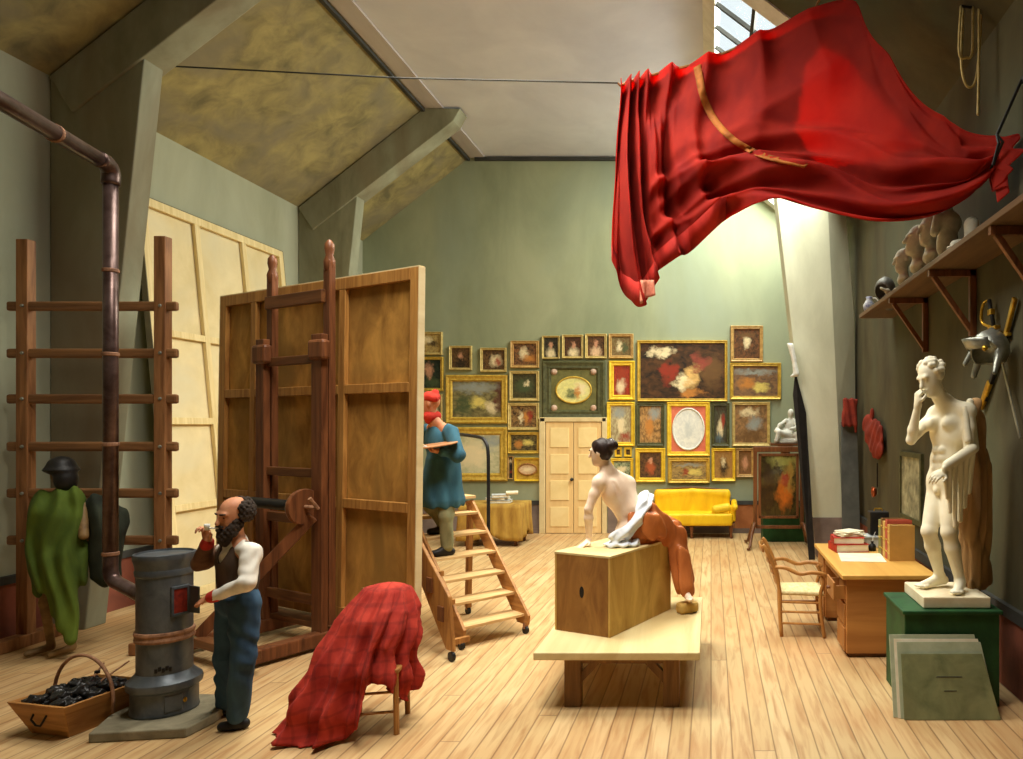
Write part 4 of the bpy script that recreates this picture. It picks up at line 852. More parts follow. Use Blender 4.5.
def bust(label, X, Y, s, fw, tilt=0, kind=0):
    z = 3.716; c = V((X, Y, z+.29*s)); pr, P, R = head(c, fw, (tilt, 0, 1), s)
    pr = [(q[0], q[1]+np.array((0, 0, .02*s)), q[2]) + q[3:] if q[0] == 'el' else (q[0], q[1]+np.array((0, 0, .02*s)), q[2]+np.array((0, 0, .02*s))) + q[3:] for q in pr]
    pr += [RC(c-V((0, 0, .07*s)), (X, Y, z+.13*s), .044*s, .05*s, .02), EL((X, Y, z+.12*s), (.06*s, .11*s, .05*s), None, .03), RC((X, Y, z+.03*s), (X, Y, z+.09*s), .05*s, .035*s, .02), BX((X, Y, z+.014), (.055*s, .055*s, .008), .004, None, .005)]
    for i in range(22):
        a = i*2.4; e = .2+1.1*(i/22); v = R.T @ np.array([math.cos(a)*math.cos(e), -abs(math.sin(a))*math.cos(e)*.95-.05, math.sin(e)]); pr.append(EL(c+V(v)*.088*s+V((0, 0, .04*s)), (.02*s,)*3, None, .01*s))
    tag(blob('plaster_bust', pr, M['cast'], h=.01), label, 'bust', 'plaster casts on the high shelf')
bust('plaster head on the shelf, farthest of the three heads, lowest in view', 2.2, 8.22, 1.15, (-1, -.1, -.1))
bust('large plaster head in the middle of the three heads on the shelf', 2.22, 7.7, 1.45, (-1, -.1, .1))
bust('plaster head on the shelf closest under the red curtain', 2.2, 7.18, 1.35, (-1, -.2, 0), .1)
zz = 3.716
tors = [EL((2.2, 6.7, zz+.17), (.1, .1, .17)), EL((2.2, 6.7, zz+.36), (.13, .1, .12)), RC((2.2, 6.7, zz+.44), (2.2, 6.68, zz+.52), .045, .04), BX((2.2, 6.7, zz+.02), (.09, .09, .015), .005), RC((2.1, 6.66, zz+.4), (2.06, 6.64, zz+.26), .045, .04)]
tag(blob('plaster_torso', tors, M['cast'], h=.012), 'small plaster torso on the shelf between the heads and the foot', 'cast', 'plaster casts on the high shelf')
ft = [RC((2.28, 6.3, zz+.06), (2.28, 6.3, zz+.24), .06, .065), RC((2.28, 6.3, zz+.07), (2.12, 6.26, zz+.05), .055, .04), EL((2.33, 6.31, zz+.04), (.05, .04, .04))]+[RC((2.11, 6.24+.02*i, zz+.035), (2.06+.006*abs(i-1), 6.235+.022*i, zz+.025), .014, .012, .006) for i in range(4)]
tag(blob('foot_cast', ft, M['cast'], h=.01), 'plaster cast of a foot and ankle on the shelf beneath the curtain', 'cast', 'plaster casts on the high shelf')
hl = [EL((2.2, 9.1, zz+.2), (.13, .14, .15)), EL((2.17, 9.06, zz+.16), (.1, .1, .12), None, .01, True), RC((2.2, 9.1, zz+.34), (2.28, 9.12, zz+.3), .02, .03), RC((2.26, 9.1, zz+.1), (2.26, 9.1, zz+.02), .07, .09), BX((2.24, 9.1, zz+.014), (.09, .09, .01), .004)]
tag(blob('grey_helmet', hl, mat('dull_grey_metal', c3(120, 118, 110), c3(70, 68, 64), 8, .5, metal=.3), h=.011), 'dull grey rounded helmet near the far end of the shelf', 'helmet')
jr = thing('small_jug', 'small blue and white jug at the very far end of the shelf', 'jug', (2.13, 9.7, zz))
obj('body', MB().lathe([(0, .001), (.05, .001), (.075, .05), (.08, .1), (.05, .15), (.035, .18), (.045, .21), (.035, .205), (0, .2)], (2.13, 9.7, zz), 20), mat('blue_white_glaze', c3(226, 226, 220), c3(70, 90, 150), 14, .3), jr, smooth=True)
obj('handle', MB().tube(cat_rom([(2.2, 9.68, zz+.08), (2.25, 9.66, zz+.12), (2.22, 9.67, zz+.18), (2.17, 9.69, zz+.19)], 4), .009, 8), M['plaster_white'], jr, smooth=True)
hn = [RC((2.2, 8.75, zz+.03), (2.13, 8.7, zz+.1), .04, .035), RC((2.13, 8.7, zz+.1), (2.05, 8.68, zz+.13), .02, .014, .01), RC((2.13, 8.7, zz+.1), (2.06, 8.74, zz+.15), .018, .013, .01), RC((2.2, 8.75, zz+.03), (2.24, 8.72, zz+.12), .035, .03)]
tag(blob('hand_cast', hn, M['cast'], h=.01), 'small plaster hand cast on the shelf just past the grey helmet', 'cast', 'plaster casts on the high shelf')
# arms hung on the wall
def onw(px, py, off=.06): Y = (XR-off)*FPX/(px-CX); return V((XR-off, Y, EYE-(py-CY)/FPX*Y))
hc = onw(990, 350, .2); hp = [EL(hc, (.15, .17, .17), None, .01), EL(hc+V((-.05, -.05, -.05)), (.12, .13, .14), None, .01, True), BX(hc+V((-.04, -.04, -.17)), (.3, .3, .06), .0, None, .005, True),
      RC(hc+V((.02, .02, .17)), hc+V((.06, .12, .08)), .02, .02), RC(hc+V((-.02, .16, -.02)), hc+V((-.06, .2, -.2)), .035, .025, .02), RC(hc+V((.02, -.14, -.04)), hc+V((-.04, -.2, -.2)), .04, .02, .02), RC(hc+V((-.06, .16, .05)), hc+V((-.14, .19, -.1)), .03, .02, .02)]
hm = thing('steel_helmet', 'steel helmet with open visor hung on the right wall among the swords', 'helmet', hc-V((0, 0, .2)))
blob('skull', hp, M['steel'], hm, h=.009)
vs_ = [hc+V((-.16*math.cos(a), .17*math.sin(a), -.02+.03*math.cos(a))) for a in [(-1.2+2.4*i/12) for i in range(13)]]
obj('visor', MB().grid(lambda u, v: hc+V((-.175*math.cos(-1.2+2.4*u)-.05*v*math.cos((-1.2+2.4*u)), .18*math.sin(-1.2+2.4*u), .0+.09*v)), 14, 3), M['steel'], hm, solid=.006, smooth=True)
obj('pivot', MB().lathe([(.0, 0), (.025, .0), (.02, .015), (0, .02)], hc+V((-.1, -.15, .0)), 12, Matrix.Rotation(PI/2, 3, 'X')), M['brass'], hm, smooth=True)
s1 = thing('sabre', 'long sabre with a brass guard, blade hanging below the steel helmet', 'sword', onw(1002, 430))
a_, b_ = onw(994, 328), onw(1020, 438)
obj('blade', MB().beam(a_, b_, .008, .03, (1, 0, 0)), M['steel'], s1); h0 = onw(989, 300)
obj('grip', MB().tube([a_, h0], .018, 10), M['black'], s1, smooth=True)
obj('guard', MB().tube(cat_rom([a_, onw(982, 322, .1), onw(983, 305, .1), h0], 5), .014, 8).box(a_, (.05, .17, .03)).box(onw(991, 312), (.04, .08, .05)), M['brass'], s1, smooth=False, bevel=.008)
s2 = thing('short_sword', 'short sword with gilt hilt and gilt scabbard tip slung behind the helmet', 'sword', onw(998, 380, .03))
a_, b_ = onw(1006, 335, .03), onw(985, 400, .03)
obj('scabbard', MB().beam(a_, b_, .03, .05, (1, 0, 0)), M['black'], s2, bevel=.006); obj('hilt', MB().beam(a_, onw(1015, 298, .04), .035, .05, (1, 0, 0)).box(a_, (.04, .14, .03)), M['brass'], s2, bevel=.008)
obj('scabbard_tip', MB().beam(onw(990, 382, .035), onw(981, 408, .035), .04, .07, (1, 0, 0)), M['brass'], s2, bevel=.012)
# print, ladle and red bundle
pt = thing('framed_print', 'narrow framed grey print on the right wall behind the statue', 'picture', (XR, 8.95, 1.1))
fz0, fz1, fy0, fy1 = 1.0, 1.86, 8.45, 9.42
obj('frame', MB().box((XR-.02, (fy0+fy1)/2, fz1-.03), (.04, fy1-fy0, .06)).box((XR-.02, (fy0+fy1)/2, fz0+.03), (.04, fy1-fy0, .06)).box((XR-.02, fy0+.03, (fz0+fz1)/2), (.04, .06, fz1-fz0-.12)).box((XR-.02, fy1-.03, (fz0+fz1)/2), (.04, .06, fz1-fz0-.12)), M['dark_frame'], pt)
obj('print', MB().box((XR-.012, (fy0+fy1)/2, (fz0+fz1)/2), (.02, fy1-fy0-.12, fz1-fz0-.12)), mat('grey_print', c3(190, 186, 150), c3(110, 108, 84), 7, .8), pt)
dd = lambda X, Y, Z: .012*np.sin(Y*18+Z*22+2*np.sin(Y*6))
tag(blob('red_bundle', [EL((2.43, 10.75, 2.05), (.05, .56, .24)), EL((2.42, 10.5, 1.84), (.05, .36, .13)), EL((2.42, 11.1, 2.2), (.05, .3, .16)), RC((2.44, 10.9, 2.3), (2.44, 10.9, 2.44), .03, .02)], mat('dull_red_cloth', c3(150, 56, 40)), h=.016, disp=dd), 'dark red cloth bundle hung on the shadowed right wall beyond the statue', 'cloth')
ld = thing('copper_ladle', 'small copper ladle hung under the dark red bundle', 'ladle', (2.44, 10.65, 1.16))
obj('handle', MB().tube([(2.46, 10.65, 1.64), (2.46, 10.65, 1.28)], .012, 8), M['black'], ld); obj('bowl', MB().lathe([(0, 0), (.05, .012), (.075, .04), (.08, .07), (.074, .07), (.045, .022), (0, .012)], (2.455, 10.65, 1.21), 16, Matrix.Rotation(-PI/2, 3, 'Y')), mat('copper', c3(200, 110, 70), c3(150, 70, 40), 9, .3, metal=.8), ld, smooth=True)
rp = []; RYY, RX_ = 6.3, 2.22
kx = FPX/RYY; pz = lambda py: EYE-(py-CY)/kx
r_ = lambda px, py, o=0: V(((px-CX)/kx, RYY+o, pz(py)))
rt = thing('hanging_rope', 'looped grey rope hanging from the upper right slope of the roof', 'rope', r_(968, 60))
obj('loop', MB().tube(cat_rom([r_(961, 6), r_(959, 40), r_(960, 56), r_(966, 58), r_(972, 52), r_(973, 6)], 5), .011, 6), M['gilt_pale'], rt, smooth=True)
obj('loop', MB().tube(cat_rom([r_(964, 6, .02), r_(962, 60, .02), r_(966, 82, .02), r_(972, 86, .02), r_(977, 76, .02), r_(981, 40, .02), r_(982, 6, .02)], 5), .011, 6), M['gilt_pale'], rt, smooth=True)
obj('rope_end', MB().tube(cat_rom([r_(978, 6, -.02), r_(978, 60, -.02), r_(977, 110, -.02), r_(977, 116, -.02)], 5), .011, 6), M['gilt_pale'], rt, smooth=True)
hkz = sl((970-CX)/kx)-.02
obj('hook', MB().tube([r_(961, 6), V((r_(970, 0).x-.02, RYY, hkz)), r_(982, 6, .02)], .012, 6), M['black'], rt)
# ---------------- red curtain ----------------
ctl = [[(620, 84, 8.3), (616, 170, 8.28), (611, 262, 8.15)], [(630, 80, 8.28), (626, 190, 8.1), (640, 306, 8.0)], [(638, 77, 8.27), (638, 190, 8.05), (653, 290, 7.98)], [(646, 75, 8.25), (648, 180, 8.0), (660, 268, 7.95)], [(668, 69, 8.2), (670, 162, 7.9), (694, 246, 7.8)],
       [(702, 60, 8.0), (706, 145, 7.6), (730, 214, 7.55)], [(750, 40, 7.75), (768, 128, 7.2), (764, 203, 7.15)], [(800, 16, 7.4), (834, 125, 6.95), (815, 214, 6.8)],
       [(848, 3, 7.05), (886, 140, 6.65), (880, 222, 6.5)], [(878, 48, 6.7), (925, 148, 6.4), (938, 214, 6.3)], [(930, 112, 6.4), (962, 160, 6.15), (972, 196, 6.2)],
       [(984, 138, 6.08), (992, 156, 5.98), (994, 172, 6.05)], [(1016, 136, 5.82), (1012, 165, 5.78), (1000, 200, 5.95)]]
rows = [[at(*ctl[i][j]) for i in range(len(ctl))] for j in range(3)]
NS = 22; R3 = [cat_rom(r, NS) for r in rows]; nu = len(R3[0])-1; nv = 90
fd = lambda x: 1-2*abs(math.sin(x/2))**1.15
sm = lambda x, a, b: (lambda t: t*t*(3-2*t))(min(1, max(0, (x-a)/(b-a))))
def curt(i, v):
    u = i/nu; a, m, b = R3[0][i], R3[1][i], R3[2][i]
    q = a*(1-v)*(1-2*v)+m*4*v*(1-v)+b*v*(2*v-1)
    wl = sm(v, 0, .45)*(1-sm(u, .3, .55)); wr = sm(u, .12, .4)*sm(v, .42, .62)*(1-.6*sm(u, .8, .93)); wt = (1-sm(v, .0, .6))*.5
    d = wl*(.15*fd(u*62+1.4*math.sin(v*3))+.05*fd(u*137+v*4))
    d += wr*(.14*fd(v*25-u*10+1.6*math.sin(u*7))+.06*fd(v*53+u*7))+.06*fd(v*15+u*26)*sm(u, .25, .4)*(1-sm(u, .6, .75))*sm(v, .05, .3)*(1-sm(v, .5, .7))
    d += wt*.2*fd(u*74+v*2.5)*(1-.72*sm(u, .5, .62))+.05*math.sin(u*17-v*9)*sm(v, .1, .3)
    if u > .86: d += .05*math.sin(v*22)
    dz = .028*math.cos(v*25-u*9)*wr
    roll = .05*math.exp(-(v/.03)**2)
    return q+V((.3*d, -d-roll, dz))
cm = MB(); cm.v = [curt(i, j/nv) for i in range(nu+1) for j in range(nv+1)]
cm.f = [(i*(nv+1)+j, (i+1)*(nv+1)+j, (i+1)*(nv+1)+j+1, i*(nv+1)+j+1) for i in range(nu) for j in range(nv)]
cr = thing('red_curtain', 'huge scarlet cloth slung from ropes under the roof across the skylight', 'curtain', at(800, 130, 7.2))
obj('cloth', cm, M['red'], cr, smooth=True, solid=.008)
WP = [(806, 66), (822, 46), (850, 60), (884, 104), (924, 144), (880, 158), (822, 166), (797, 128)]      # gap in an added hidden layer that blocks the backlight elsewhere
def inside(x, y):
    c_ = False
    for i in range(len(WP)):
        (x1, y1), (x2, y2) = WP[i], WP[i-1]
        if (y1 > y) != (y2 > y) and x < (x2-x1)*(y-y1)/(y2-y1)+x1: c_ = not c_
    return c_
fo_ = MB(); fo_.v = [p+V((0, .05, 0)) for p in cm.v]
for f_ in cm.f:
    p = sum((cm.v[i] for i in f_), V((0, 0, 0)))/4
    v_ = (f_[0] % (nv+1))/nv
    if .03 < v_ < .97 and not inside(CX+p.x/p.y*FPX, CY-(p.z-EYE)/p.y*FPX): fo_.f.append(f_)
obj('backlight_blocker', fo_, M['red_blocker'], cr, smooth=True)
ca_ = np.array([tuple(p) for p in cm.v]); cpx = CX+ca_[:, 0]/ca_[:, 1]*FPX; cpy = CY-(ca_[:, 2]-EYE)/ca_[:, 1]*FPX
bpath = cat_rom([(697, 66, 0), (704, 98, 0), (716, 122, 0), (738, 143, 0), (768, 157, 0), (806, 166, 0)], 8)
def band(t, w):
    f = t*(len(bpath)-1.001); i = int(f); p = bpath[i].lerp(bpath[i+1], f-i); x = p.x+(w-.5)*(7-3*t); y = p.y-(w-.5)*4
    return at(x, y, cm.v[int(np.argmin((cpx-x)**2+(cpy-y)**2))].y-.03)
obj('ochre_band', MB().grid(lambda u, v: band(u, v), 60, 2), mat('ochre_band_cloth', c3(176, 104, 30), c3(140, 74, 20), 8, .8), cr, smooth=True, solid=.006)
hmb = MB(); hw = []
for i in range(0, int(nu*.42)+1):
    b0 = curt(i, 1.0); b1 = curt(i, .9); n_ = V((0, -.012, 0)); hmb.v += [b0+n_, b1+n_]
hmb.f = [(2*i, 2*i+2, 2*i+3, 2*i+1) for i in range(int(nu*.42))]
obj('hem', hmb, mat('hem_cloth', c3(190, 40, 26), c3(150, 26, 18), 4, .85, trans=.1), cr, smooth=True, solid=.008)
tp = MB().grid(lambda u, v: at(640+14*u+3*v*math.sin(u*9), 280+24*v-10*u*v, 7.93-.03*math.sin(u*8)), 8, 6)
obj('lining', tp, mat('pink_lining', c3(220, 150, 120), c3(186, 90, 70), 12, .8), cr, smooth=True, solid=.006)
obj('top_rope', MB().tube([at(618, 83, 8.3)]+[R3[0][i]+V((0, .02, -.01)) for i in range(0, int(nu*.62), 8)]+[V((R3[0][int(nu*.62)].x+.1, 7.0, sl(R3[0][int(nu*.62)].x+.1)-.01))], .014, 6), M['oak'], cr)
g_ = at(992, 150, 5.9); obj('tie_rope', MB().tube([g_+V((-.03, -.1, -.16)), g_+V((0, -.14, 0)), g_+V((.02, -.05, .1)), V((XR-.02, 5.75, EYE+345/FPX*5.75))], .013, 6), M['black'], cr)
obj('tie_rope', MB().tube([g_+V((.03, .1, -.12)), g_+V((.04, -.12, .02)), g_+V((.02, -.05, .1))], .013, 6), M['black'], cr)
obj('tie_ring', MB().lathe([(0, 0), (.03, 0), (.03, .02), (0, .02)], (XR-.001, 5.75, EYE+345/FPX*5.75), 12, Matrix.Rotation(-PI/2, 3, 'Y')), M['black'], cr)
# ---------------- platform table, box and foot block ----------------
M['dark_oak'] = wood('dark_oak', c3(146, 106, 60), c3(98, 66, 34), 2)
tt = thing('low_platform', 'low wide wooden trestle platform in the middle of the floor', 'table', (-.72, 6.4, 0))
M['table_top'] = wood('platform_top_wood', c3(232, 214, 160), c3(204, 178, 122), 1, 1.2)
obj('top', MB().prism([(-1.36, 5.5, .4), (-.085, 5.5, .4), (-.085, 7.28, .4), (-1.36, 7.28, .4)], (0, 0, .06)), M['table_top'], tt, bevel=.008)
for Y in (5.66, 7.1):
    for X, s_ in ((-1.08, 1), (-.31, -1)):
        obj('leg', MB().box((X, Y, .2), (.13, .1, .4)), M['dark_oak'], tt, bevel=.008)
        obj('leg_brace', MB().beam((X+s_*.04, Y, .2), (X+s_*.22, Y, .39), .05, .06), M['dark_oak'], tt)
    obj('cross_rail', MB().box((-.7, Y, .365), (.66, .06, .06)), M['dark_oak'], tt)
for X in (-1.08, -.31): obj('long_rail', MB().box((X, 6.38, .36), (.05, 1.34, .06)), M['dark_oak'], tt)
BR = math.atan2(.901, .433)                                   # the box stands turned on the platform
bxo = thing('wooden_box', 'tall plain wooden box with a dark hand hole standing on the low platform', 'box', (-.825, 5.88, .461), BR)
L_, W2, H2 = 1.03, .56, .665
M['box_end'] = mat('box_end_wood_shaded', c3(170, 122, 62), c3(118, 76, 34), 5, .7, (1, 1, .35), .3, c4=c3(140, 96, 44), dist=1.4); M['box_side'] = mat('box_side_wood_lit', c3(222, 186, 106), c3(176, 134, 62), 4, .7, (1, 1, .35), .2, c4=c3(196, 156, 84), dist=1.4)  # darker ends, lighter sides: the fall of light put into the wood colours
obj('side_board', MB().box((L_/2, .01, H2/2-.01), (L_-.002, .02, H2-.02)), M['box_side'], bxo, local=True, bevel=.003)
obj('side_board', MB().box((L_/2, W2-.01, H2/2-.01), (L_-.002, .02, H2-.02)), M['box_side'], bxo, local=True, bevel=.003)
e_ = obj('end_board', MB().box((.011, W2/2, H2/2-.01), (.022, W2-.041, H2-.02)), M['box_end'], bxo, local=True)
obj('hand_hole', MB().lathe([(0, -.002), (.022, -.002), (.022, .002), (0, .002)], (-.001, W2*.5, H2*.52), 14, Matrix.Rotation(PI/2, 3, 'Y') @ Matrix.Scale(2.2, 3, (1, 0, 0))), M['black'], bxo, local=True)
obj('end_board', MB().box((L_-.011, W2/2, H2/2-.01), (.022, W2-.041, H2-.02)), M['box_end'], bxo, local=True)
obj('lid', MB().box((L_/2, W2/2, H2-.01), (L_+.004, W2+.004, .02)), M['table_top'], bxo, local=True, bevel=.003)
fb = thing('foot_block', 'short rounded wooden block under the foot of the seated model', 'block', (-.22, 6.68, .461), .55)
obj('block', MB().box((0, 0, .05), (.2, .12, .1)), M['box_side'], fb, local=True, bevel=.03)
# ---------------- people, statue, lay figure ----------------
def torso(J, w=1.0, fem=False):
    sd = (J['shL']-J['shR']).normalized(); up = (J['neck']-J['pelvis']).normalized(); R = axes(sd, J['chest']-J['waist']); R2 = axes(sd if not J.get('hs') else J['hs'], J['waist']-J['pelvis'])
    fr = V(R[1])*-1 if J.get('flip') else V(R[1])
    pr = [EL(J['chest'], ((.14 if fem else .16)*w, .1*w, .17*w), R, .05), EL(J['waist'], ((.105 if fem else .125)*w, .085*w, .13*w), R, .06),
          EL(J['pelvis'], ((.165 if fem else .15)*w, .115*w, .12*w), R2, .06), RC(J['shL'].lerp(J['shR'], .12), J['shL'].lerp(J['shR'], .88), .056*w, .056*w, .05),
          RC(J['neck']-up*.05, J['head']-up*.04*w, (.045 if fem else .056)*w, (.042 if fem else .052)*w, .03)]
    for k in ('shL', 'shR'): pr += [RC(J['neck']+up*.02, J[k], .036*w, .045*w, .05)]
    return pr, R
def arm(J, s, w=1.0, ra=1.0):
    sh, el, wr = J['sh'+s], J['el'+s], J['wr'+s]; m = sh.lerp(el, .45); n = el.lerp(wr, .3)
    return [RC(sh, m, .05*w*ra, .046*w*ra, .03), RC(m, el, .046*w*ra, .036*w*ra, .02), RC(el, n, .036*w*ra, .04*w*ra, .02), RC(n, wr, .04*w*ra, .025*w*ra, .02), EL(sh, (.055*w*ra,)*3, None, .03)]
def leg(J, s, w=1.0, foot=True):
    hp, kn, an, to = J['hip'+s], J['kn'+s], J['an'+s], J['toe'+s]; n = kn.lerp(an, .32)
    pr = [RC(hp, kn, .088*w, .056*w, .04), RC(kn, n, .052*w, .056*w, .02), RC(n, an, .056*w, .034*w, .02), EL(kn, (.054*w,)*3, None, .02)]
    if foot:
        d = (to-an); d.z = 0; d.normalize(); hl_ = an-d*.04*w-V((0, 0, .03*w))
        pr += [RC(an-V((0, 0, .01)), hl_, .034*w, .03*w, .02), RC(hl_, to-d*.05*w, .03*w, .026*w, .02), RC(an, to-d*.06*w, .034*w, .024*w, .03)]
        sd = V((-d.y, d.x, 0))
        for i in range(5): q = to-d*(.045+.008*abs(i-1))*w+sd*(i-2)*.016*w; pr.append(RC(q, q+d*.045*w*(1-.08*i), .013*w, .01*w, .006))
    return pr
def hand(wr, d, pn, curl=.3, th=1, s=1.0, spread=.0):
    d = V(d).normalized(); pn = V(pn); pn = (pn-d*pn.dot(d)).normalized(); sd = d.cross(pn)
    R = np.array([tuple(sd), tuple(pn), tuple(d)]); P = lambda a, b, c_: V(wr)+(sd*a+pn*b+d*c_)*s
    pr = [EL(P(0, 0, .05), (.04*s, .018*s, .052*s), R, .02*s), RC(P(0, 0, 0), P(0, 0, .03), .024*s, .022*s, .02*s)]
    for i, (a, L) in enumerate(((-.03, .062), (-.01, .078), (.01, .082), (.03, .07))):
        a = a*th*-1; p = P(a, 0, .085-.006*abs(i-2)); ang = curl*(.8+.1*i); q = p
        for j, f in enumerate((.45, .32, .25)):
            dd_ = (d*math.cos(ang)+pn*math.sin(ang)+sd*a*spread*10).normalized(); e = q+dd_*L*f*s
            pr.append(RC(q, e, (.0095-.001*j)*s, (.0088-.001*j)*s, .003*s)); q = e; ang += curl*1.1
    t0 = P(-.026*-th, .004, .03); t1 = t0+(d*.6+sd*th*.9+pn*.5*curl).normalized()*.035*s; t2 = t1+(d*.9+sd*th*.25+pn*.6*curl).normalized()*.03*s
    pr += [RC(t0, t1, .014*s, .011*s, .01*s), RC(t1, t2, .011*s, .009*s, .004*s)]; return pr
def wav(a, fx, b=0, fz=0, k=1): return lambda X, Y, Z: a*np.sin(X*fx+Y*fx*.8+2.2*np.sin(Z*6+X*4+Y*3))+.4*b*np.sin(Z*fz+2.5*np.sin(X*11+Y*9)+X*17)
def eyes_brows(P, R, par, brow=c3(50, 36, 26), s=1.0, pupils=True):
    for x in (-1, 1): blob('eyebrow', [RC(P(.05*x, .084, .036), P(.018*x, .096, .036), .006*s, .007*s, .002)], mat('brow_hair', brow), par, h=.004)
    for x in (-.031, .031): blob('eye', [EL(P(x, .0815, .011), (.009*s, .006*s, .006*s), R, .001)], mat('dark_eye', c3(40, 28, 20), rough=.2), par, h=.003)
# --- man at the stove
mn = thing('person', 'bearded man in brown waistcoat and blue trousers lighting a pipe by the stove', 'person', (-3.44, 5.25, 0))
J = dict(pelvis=at(238, 600, 5.27), waist=at(238, 583, 5.27), chest=at(237, 563, 5.26), neck=at(236, 542, 5.24), head=at(234, 516, 5.2), shL=at(251, 553, 5.13), shR=at(223, 552, 5.38),
         elL=at(247, 583, 5.02), wrL=at(210, 598, 5.08), elR=at(201, 563, 5.3), wrR=at(208, 541, 5.18), hipL=at(245, 606, 5.18), hipR=at(230, 606, 5.34), knL=at(243, 660, 5.14), anL=at(237, 716, 5.2),
         toeL=at(219, 722, 5.16), knR=at(227, 655, 5.36), anR=at(226, 702, 5.46), toeR=at(208, 706, 5.44))
for k in ('anL', 'anR'): J[k].z = .085
for k in ('toeL', 'toeR'): J[k].z = .035
tp_, RT = torso(J); hd_, P, RH = head(J['head'], (-.42, -.9, -.16), (.05, 0, 1), 1.1)
hL = hand(J['wrL'], at(190, 604, 5.15)-J['wrL'], (-.1, .3, -1), .25, 1); hR = hand(J['wrR'], (-.1, -.15, 1), (-.2, -.9, .1), .8, 1)
blob('body', tp_+arm(J, 'L')+arm(J, 'R')+leg(J, 'L', 1, False)+leg(J, 'R', 1, False)+hd_+hL+hR, M['skin_m'], mn, h=.006)
eyes_brows(P, RH, mn)
hairm = mat('dark_curly_hair', c3(64, 52, 42), c3(34, 26, 20), 40, .9, bump=.6)
hp_ = []
for i in range(80):
    a = PI*(-.16+1.32*((i*.618) % 1)); e = -.6+1.35*((i*.37) % 1)
    v = (math.cos(a)*math.cos(e), -abs(math.sin(a))*math.cos(e), math.sin(e))
    if v[2] > .55 and v[1] > -.6: continue
    hp_.append(EL(P(v[0]*.086, v[1]*.1-.008, v[2]*.09+.03), (.029,)*3, None, .012))
curl = lambda X, Y, Z: .007*np.sin(X*140)*np.sin(Y*140+1)*np.sin(Z*140)
blob('hair', hp_, hairm, mn, h=.005, disp=curl)
bd = [EL(P(x, .07+.02*(1-abs(x)/.05), -.075-.012*k_), (.024, .022, .022), RH, .012) for k_ in range(4) for x in (-.042+.008*k_, 0, .042-.008*k_)]+[RC(P(-.032, .098, -.045), P(.032, .098, -.045), .008, .008, .004), EL(P(-.062, .02, -.045), (.02, .045, .045), RH, .02), EL(P(.062, .02, -.045), (.02, .045, .045), RH, .02), EL(P(0, .06, -.12), (.04, .03, .05), RH, .02)]
bd += [EL(P(0, .085, -.13), (.045, .035, .06), RH, .03), EL(P(-.05, .05, -.08), (.03, .04, .05), RH, .02), EL(P(.05, .05, -.08), (.03, .04, .05), RH, .02)]
blob('beard', bd, hairm, mn, h=.005, disp=curl)
M['shirt'] = mat('white_shirt', c3(240, 236, 222), c3(214, 208, 194), 8, .8, bump=.1)
shp = [RC(J['sh'+s], J['el'+s], .068, .058, .03) for s in 'LR']+[RC(J['el'+s], J['el'+s].lerp(J['wr'+s], .82), .058, .042, .02) for s in 'LR']+[EL(J['chest'], (.165, .11, .17), RT, .03), RC(J['neck']-V((0, 0, .07)), J['neck']+V((0, 0, .02)), .078, .066, .02), RC(J['neck']-V((0, 0, .01)), J['shL'], .05, .066, .03), RC(J['neck']-V((0, 0, .01)), J['shR'], .05, .066, .03)]
blob('shirt', shp[:1]+shp[2:3]+shp[4:], M['shirt'], mn, h=.007, disp=lambda X, Y, Z: .005*np.sin(X*45-Z*40+2*np.sin(Y*30+X*20))*np.sin(Z*20+X*14))
blob('dark_sleeve', [shp[1], shp[3]], mat('brown_sleeve', c3(120, 84, 60), c3(84, 56, 40), 8, .9), mn, h=.008, disp=wav(.004, 50, .003, 40))
for s, e in (('L', .84), ('R', .84)):
    a_ = J['el'+s].lerp(J['wr'+s], e); b_ = J['el'+s].lerp(J['wr'+s], e+.1); blob('red_cuff', [RC(a_, b_, .045, .042, .01)], mat('red_flannel', c3(206, 60, 44), c3(170, 40, 30), 8, .9), mn, h=.006)
blob('waistcoat', [EL(J['chest'], (.178, .128, .18), RT, .03), EL(J['waist']+V((0, 0, .01)), (.16, .128, .15), RT, .05), RC(J['shL'].lerp(J['neck'], .4), J['shR'].lerp(J['neck'], .4), .055, .055, .04),
     EL(J['neck']+V((-.05, -.06, -.03)), (.05, .05, .12), None, .02, True)], mat('brown_waistcoat', c3(92, 72, 54), c3(60, 46, 34), 10, .9, (1, 1, .2), .2), mn, h=.008, disp=wav(.004, 40, .003, 30))
M['blue'] = mat('blue_trouser_cloth', c3(62, 92, 116), c3(40, 64, 86), 7, .9, (1, 1, .4), .25)
def trou(J, w=1.0, up=.02): return [EL(J['pelvis']+V((0, 0, .01)), (.175*w, .14*w, .13*w), axes(J['shL']-J['shR'], (0, 0, 1)), .04)]+[q for s in 'LR' for q in (RC(J['hip'+s], J['kn'+s], .105*w, .08*w, .04), RC(J['kn'+s], J['an'+s]+V((0, 0, up)), .08*w, .068*w, .02))]
blob('trousers', trou(J), M['blue'], mn, h=.008, disp=lambda X, Y, Z: .007*np.sin(Z*30+X*22+Y*16+2.6*np.sin(Z*7+X*9))*np.sin(Z*9+Y*12)+.004*np.sin(X*50+Y*40+2*np.sin(Z*6)))
def shoe(J, s, par, w=1.0):
    an, to = J['an'+s], J['toe'+s]; d = to-an; d.z = 0; d.normalize(); fl_ = to.z-.03
    blob('shoe', [RC(an-d*.045+V((0, 0, -.045)), to-d*.02, .04*w, .035*w, .02), RC(an, an-V((0, 0, .04)), .046*w, .042*w, .02), RC(an+V((0, 0, .01)), to-d*.09, .04*w, .034*w, .02)], M['black'], par, h=.008)
shoe(J, 'L', mn, .95); shoe(J, 'R', mn, .95)
pi_ = thing('smoking_pipe', 'short clay smoking pipe held at the mouth of the bearded man', 'pipe', P(0, .16, -.06))
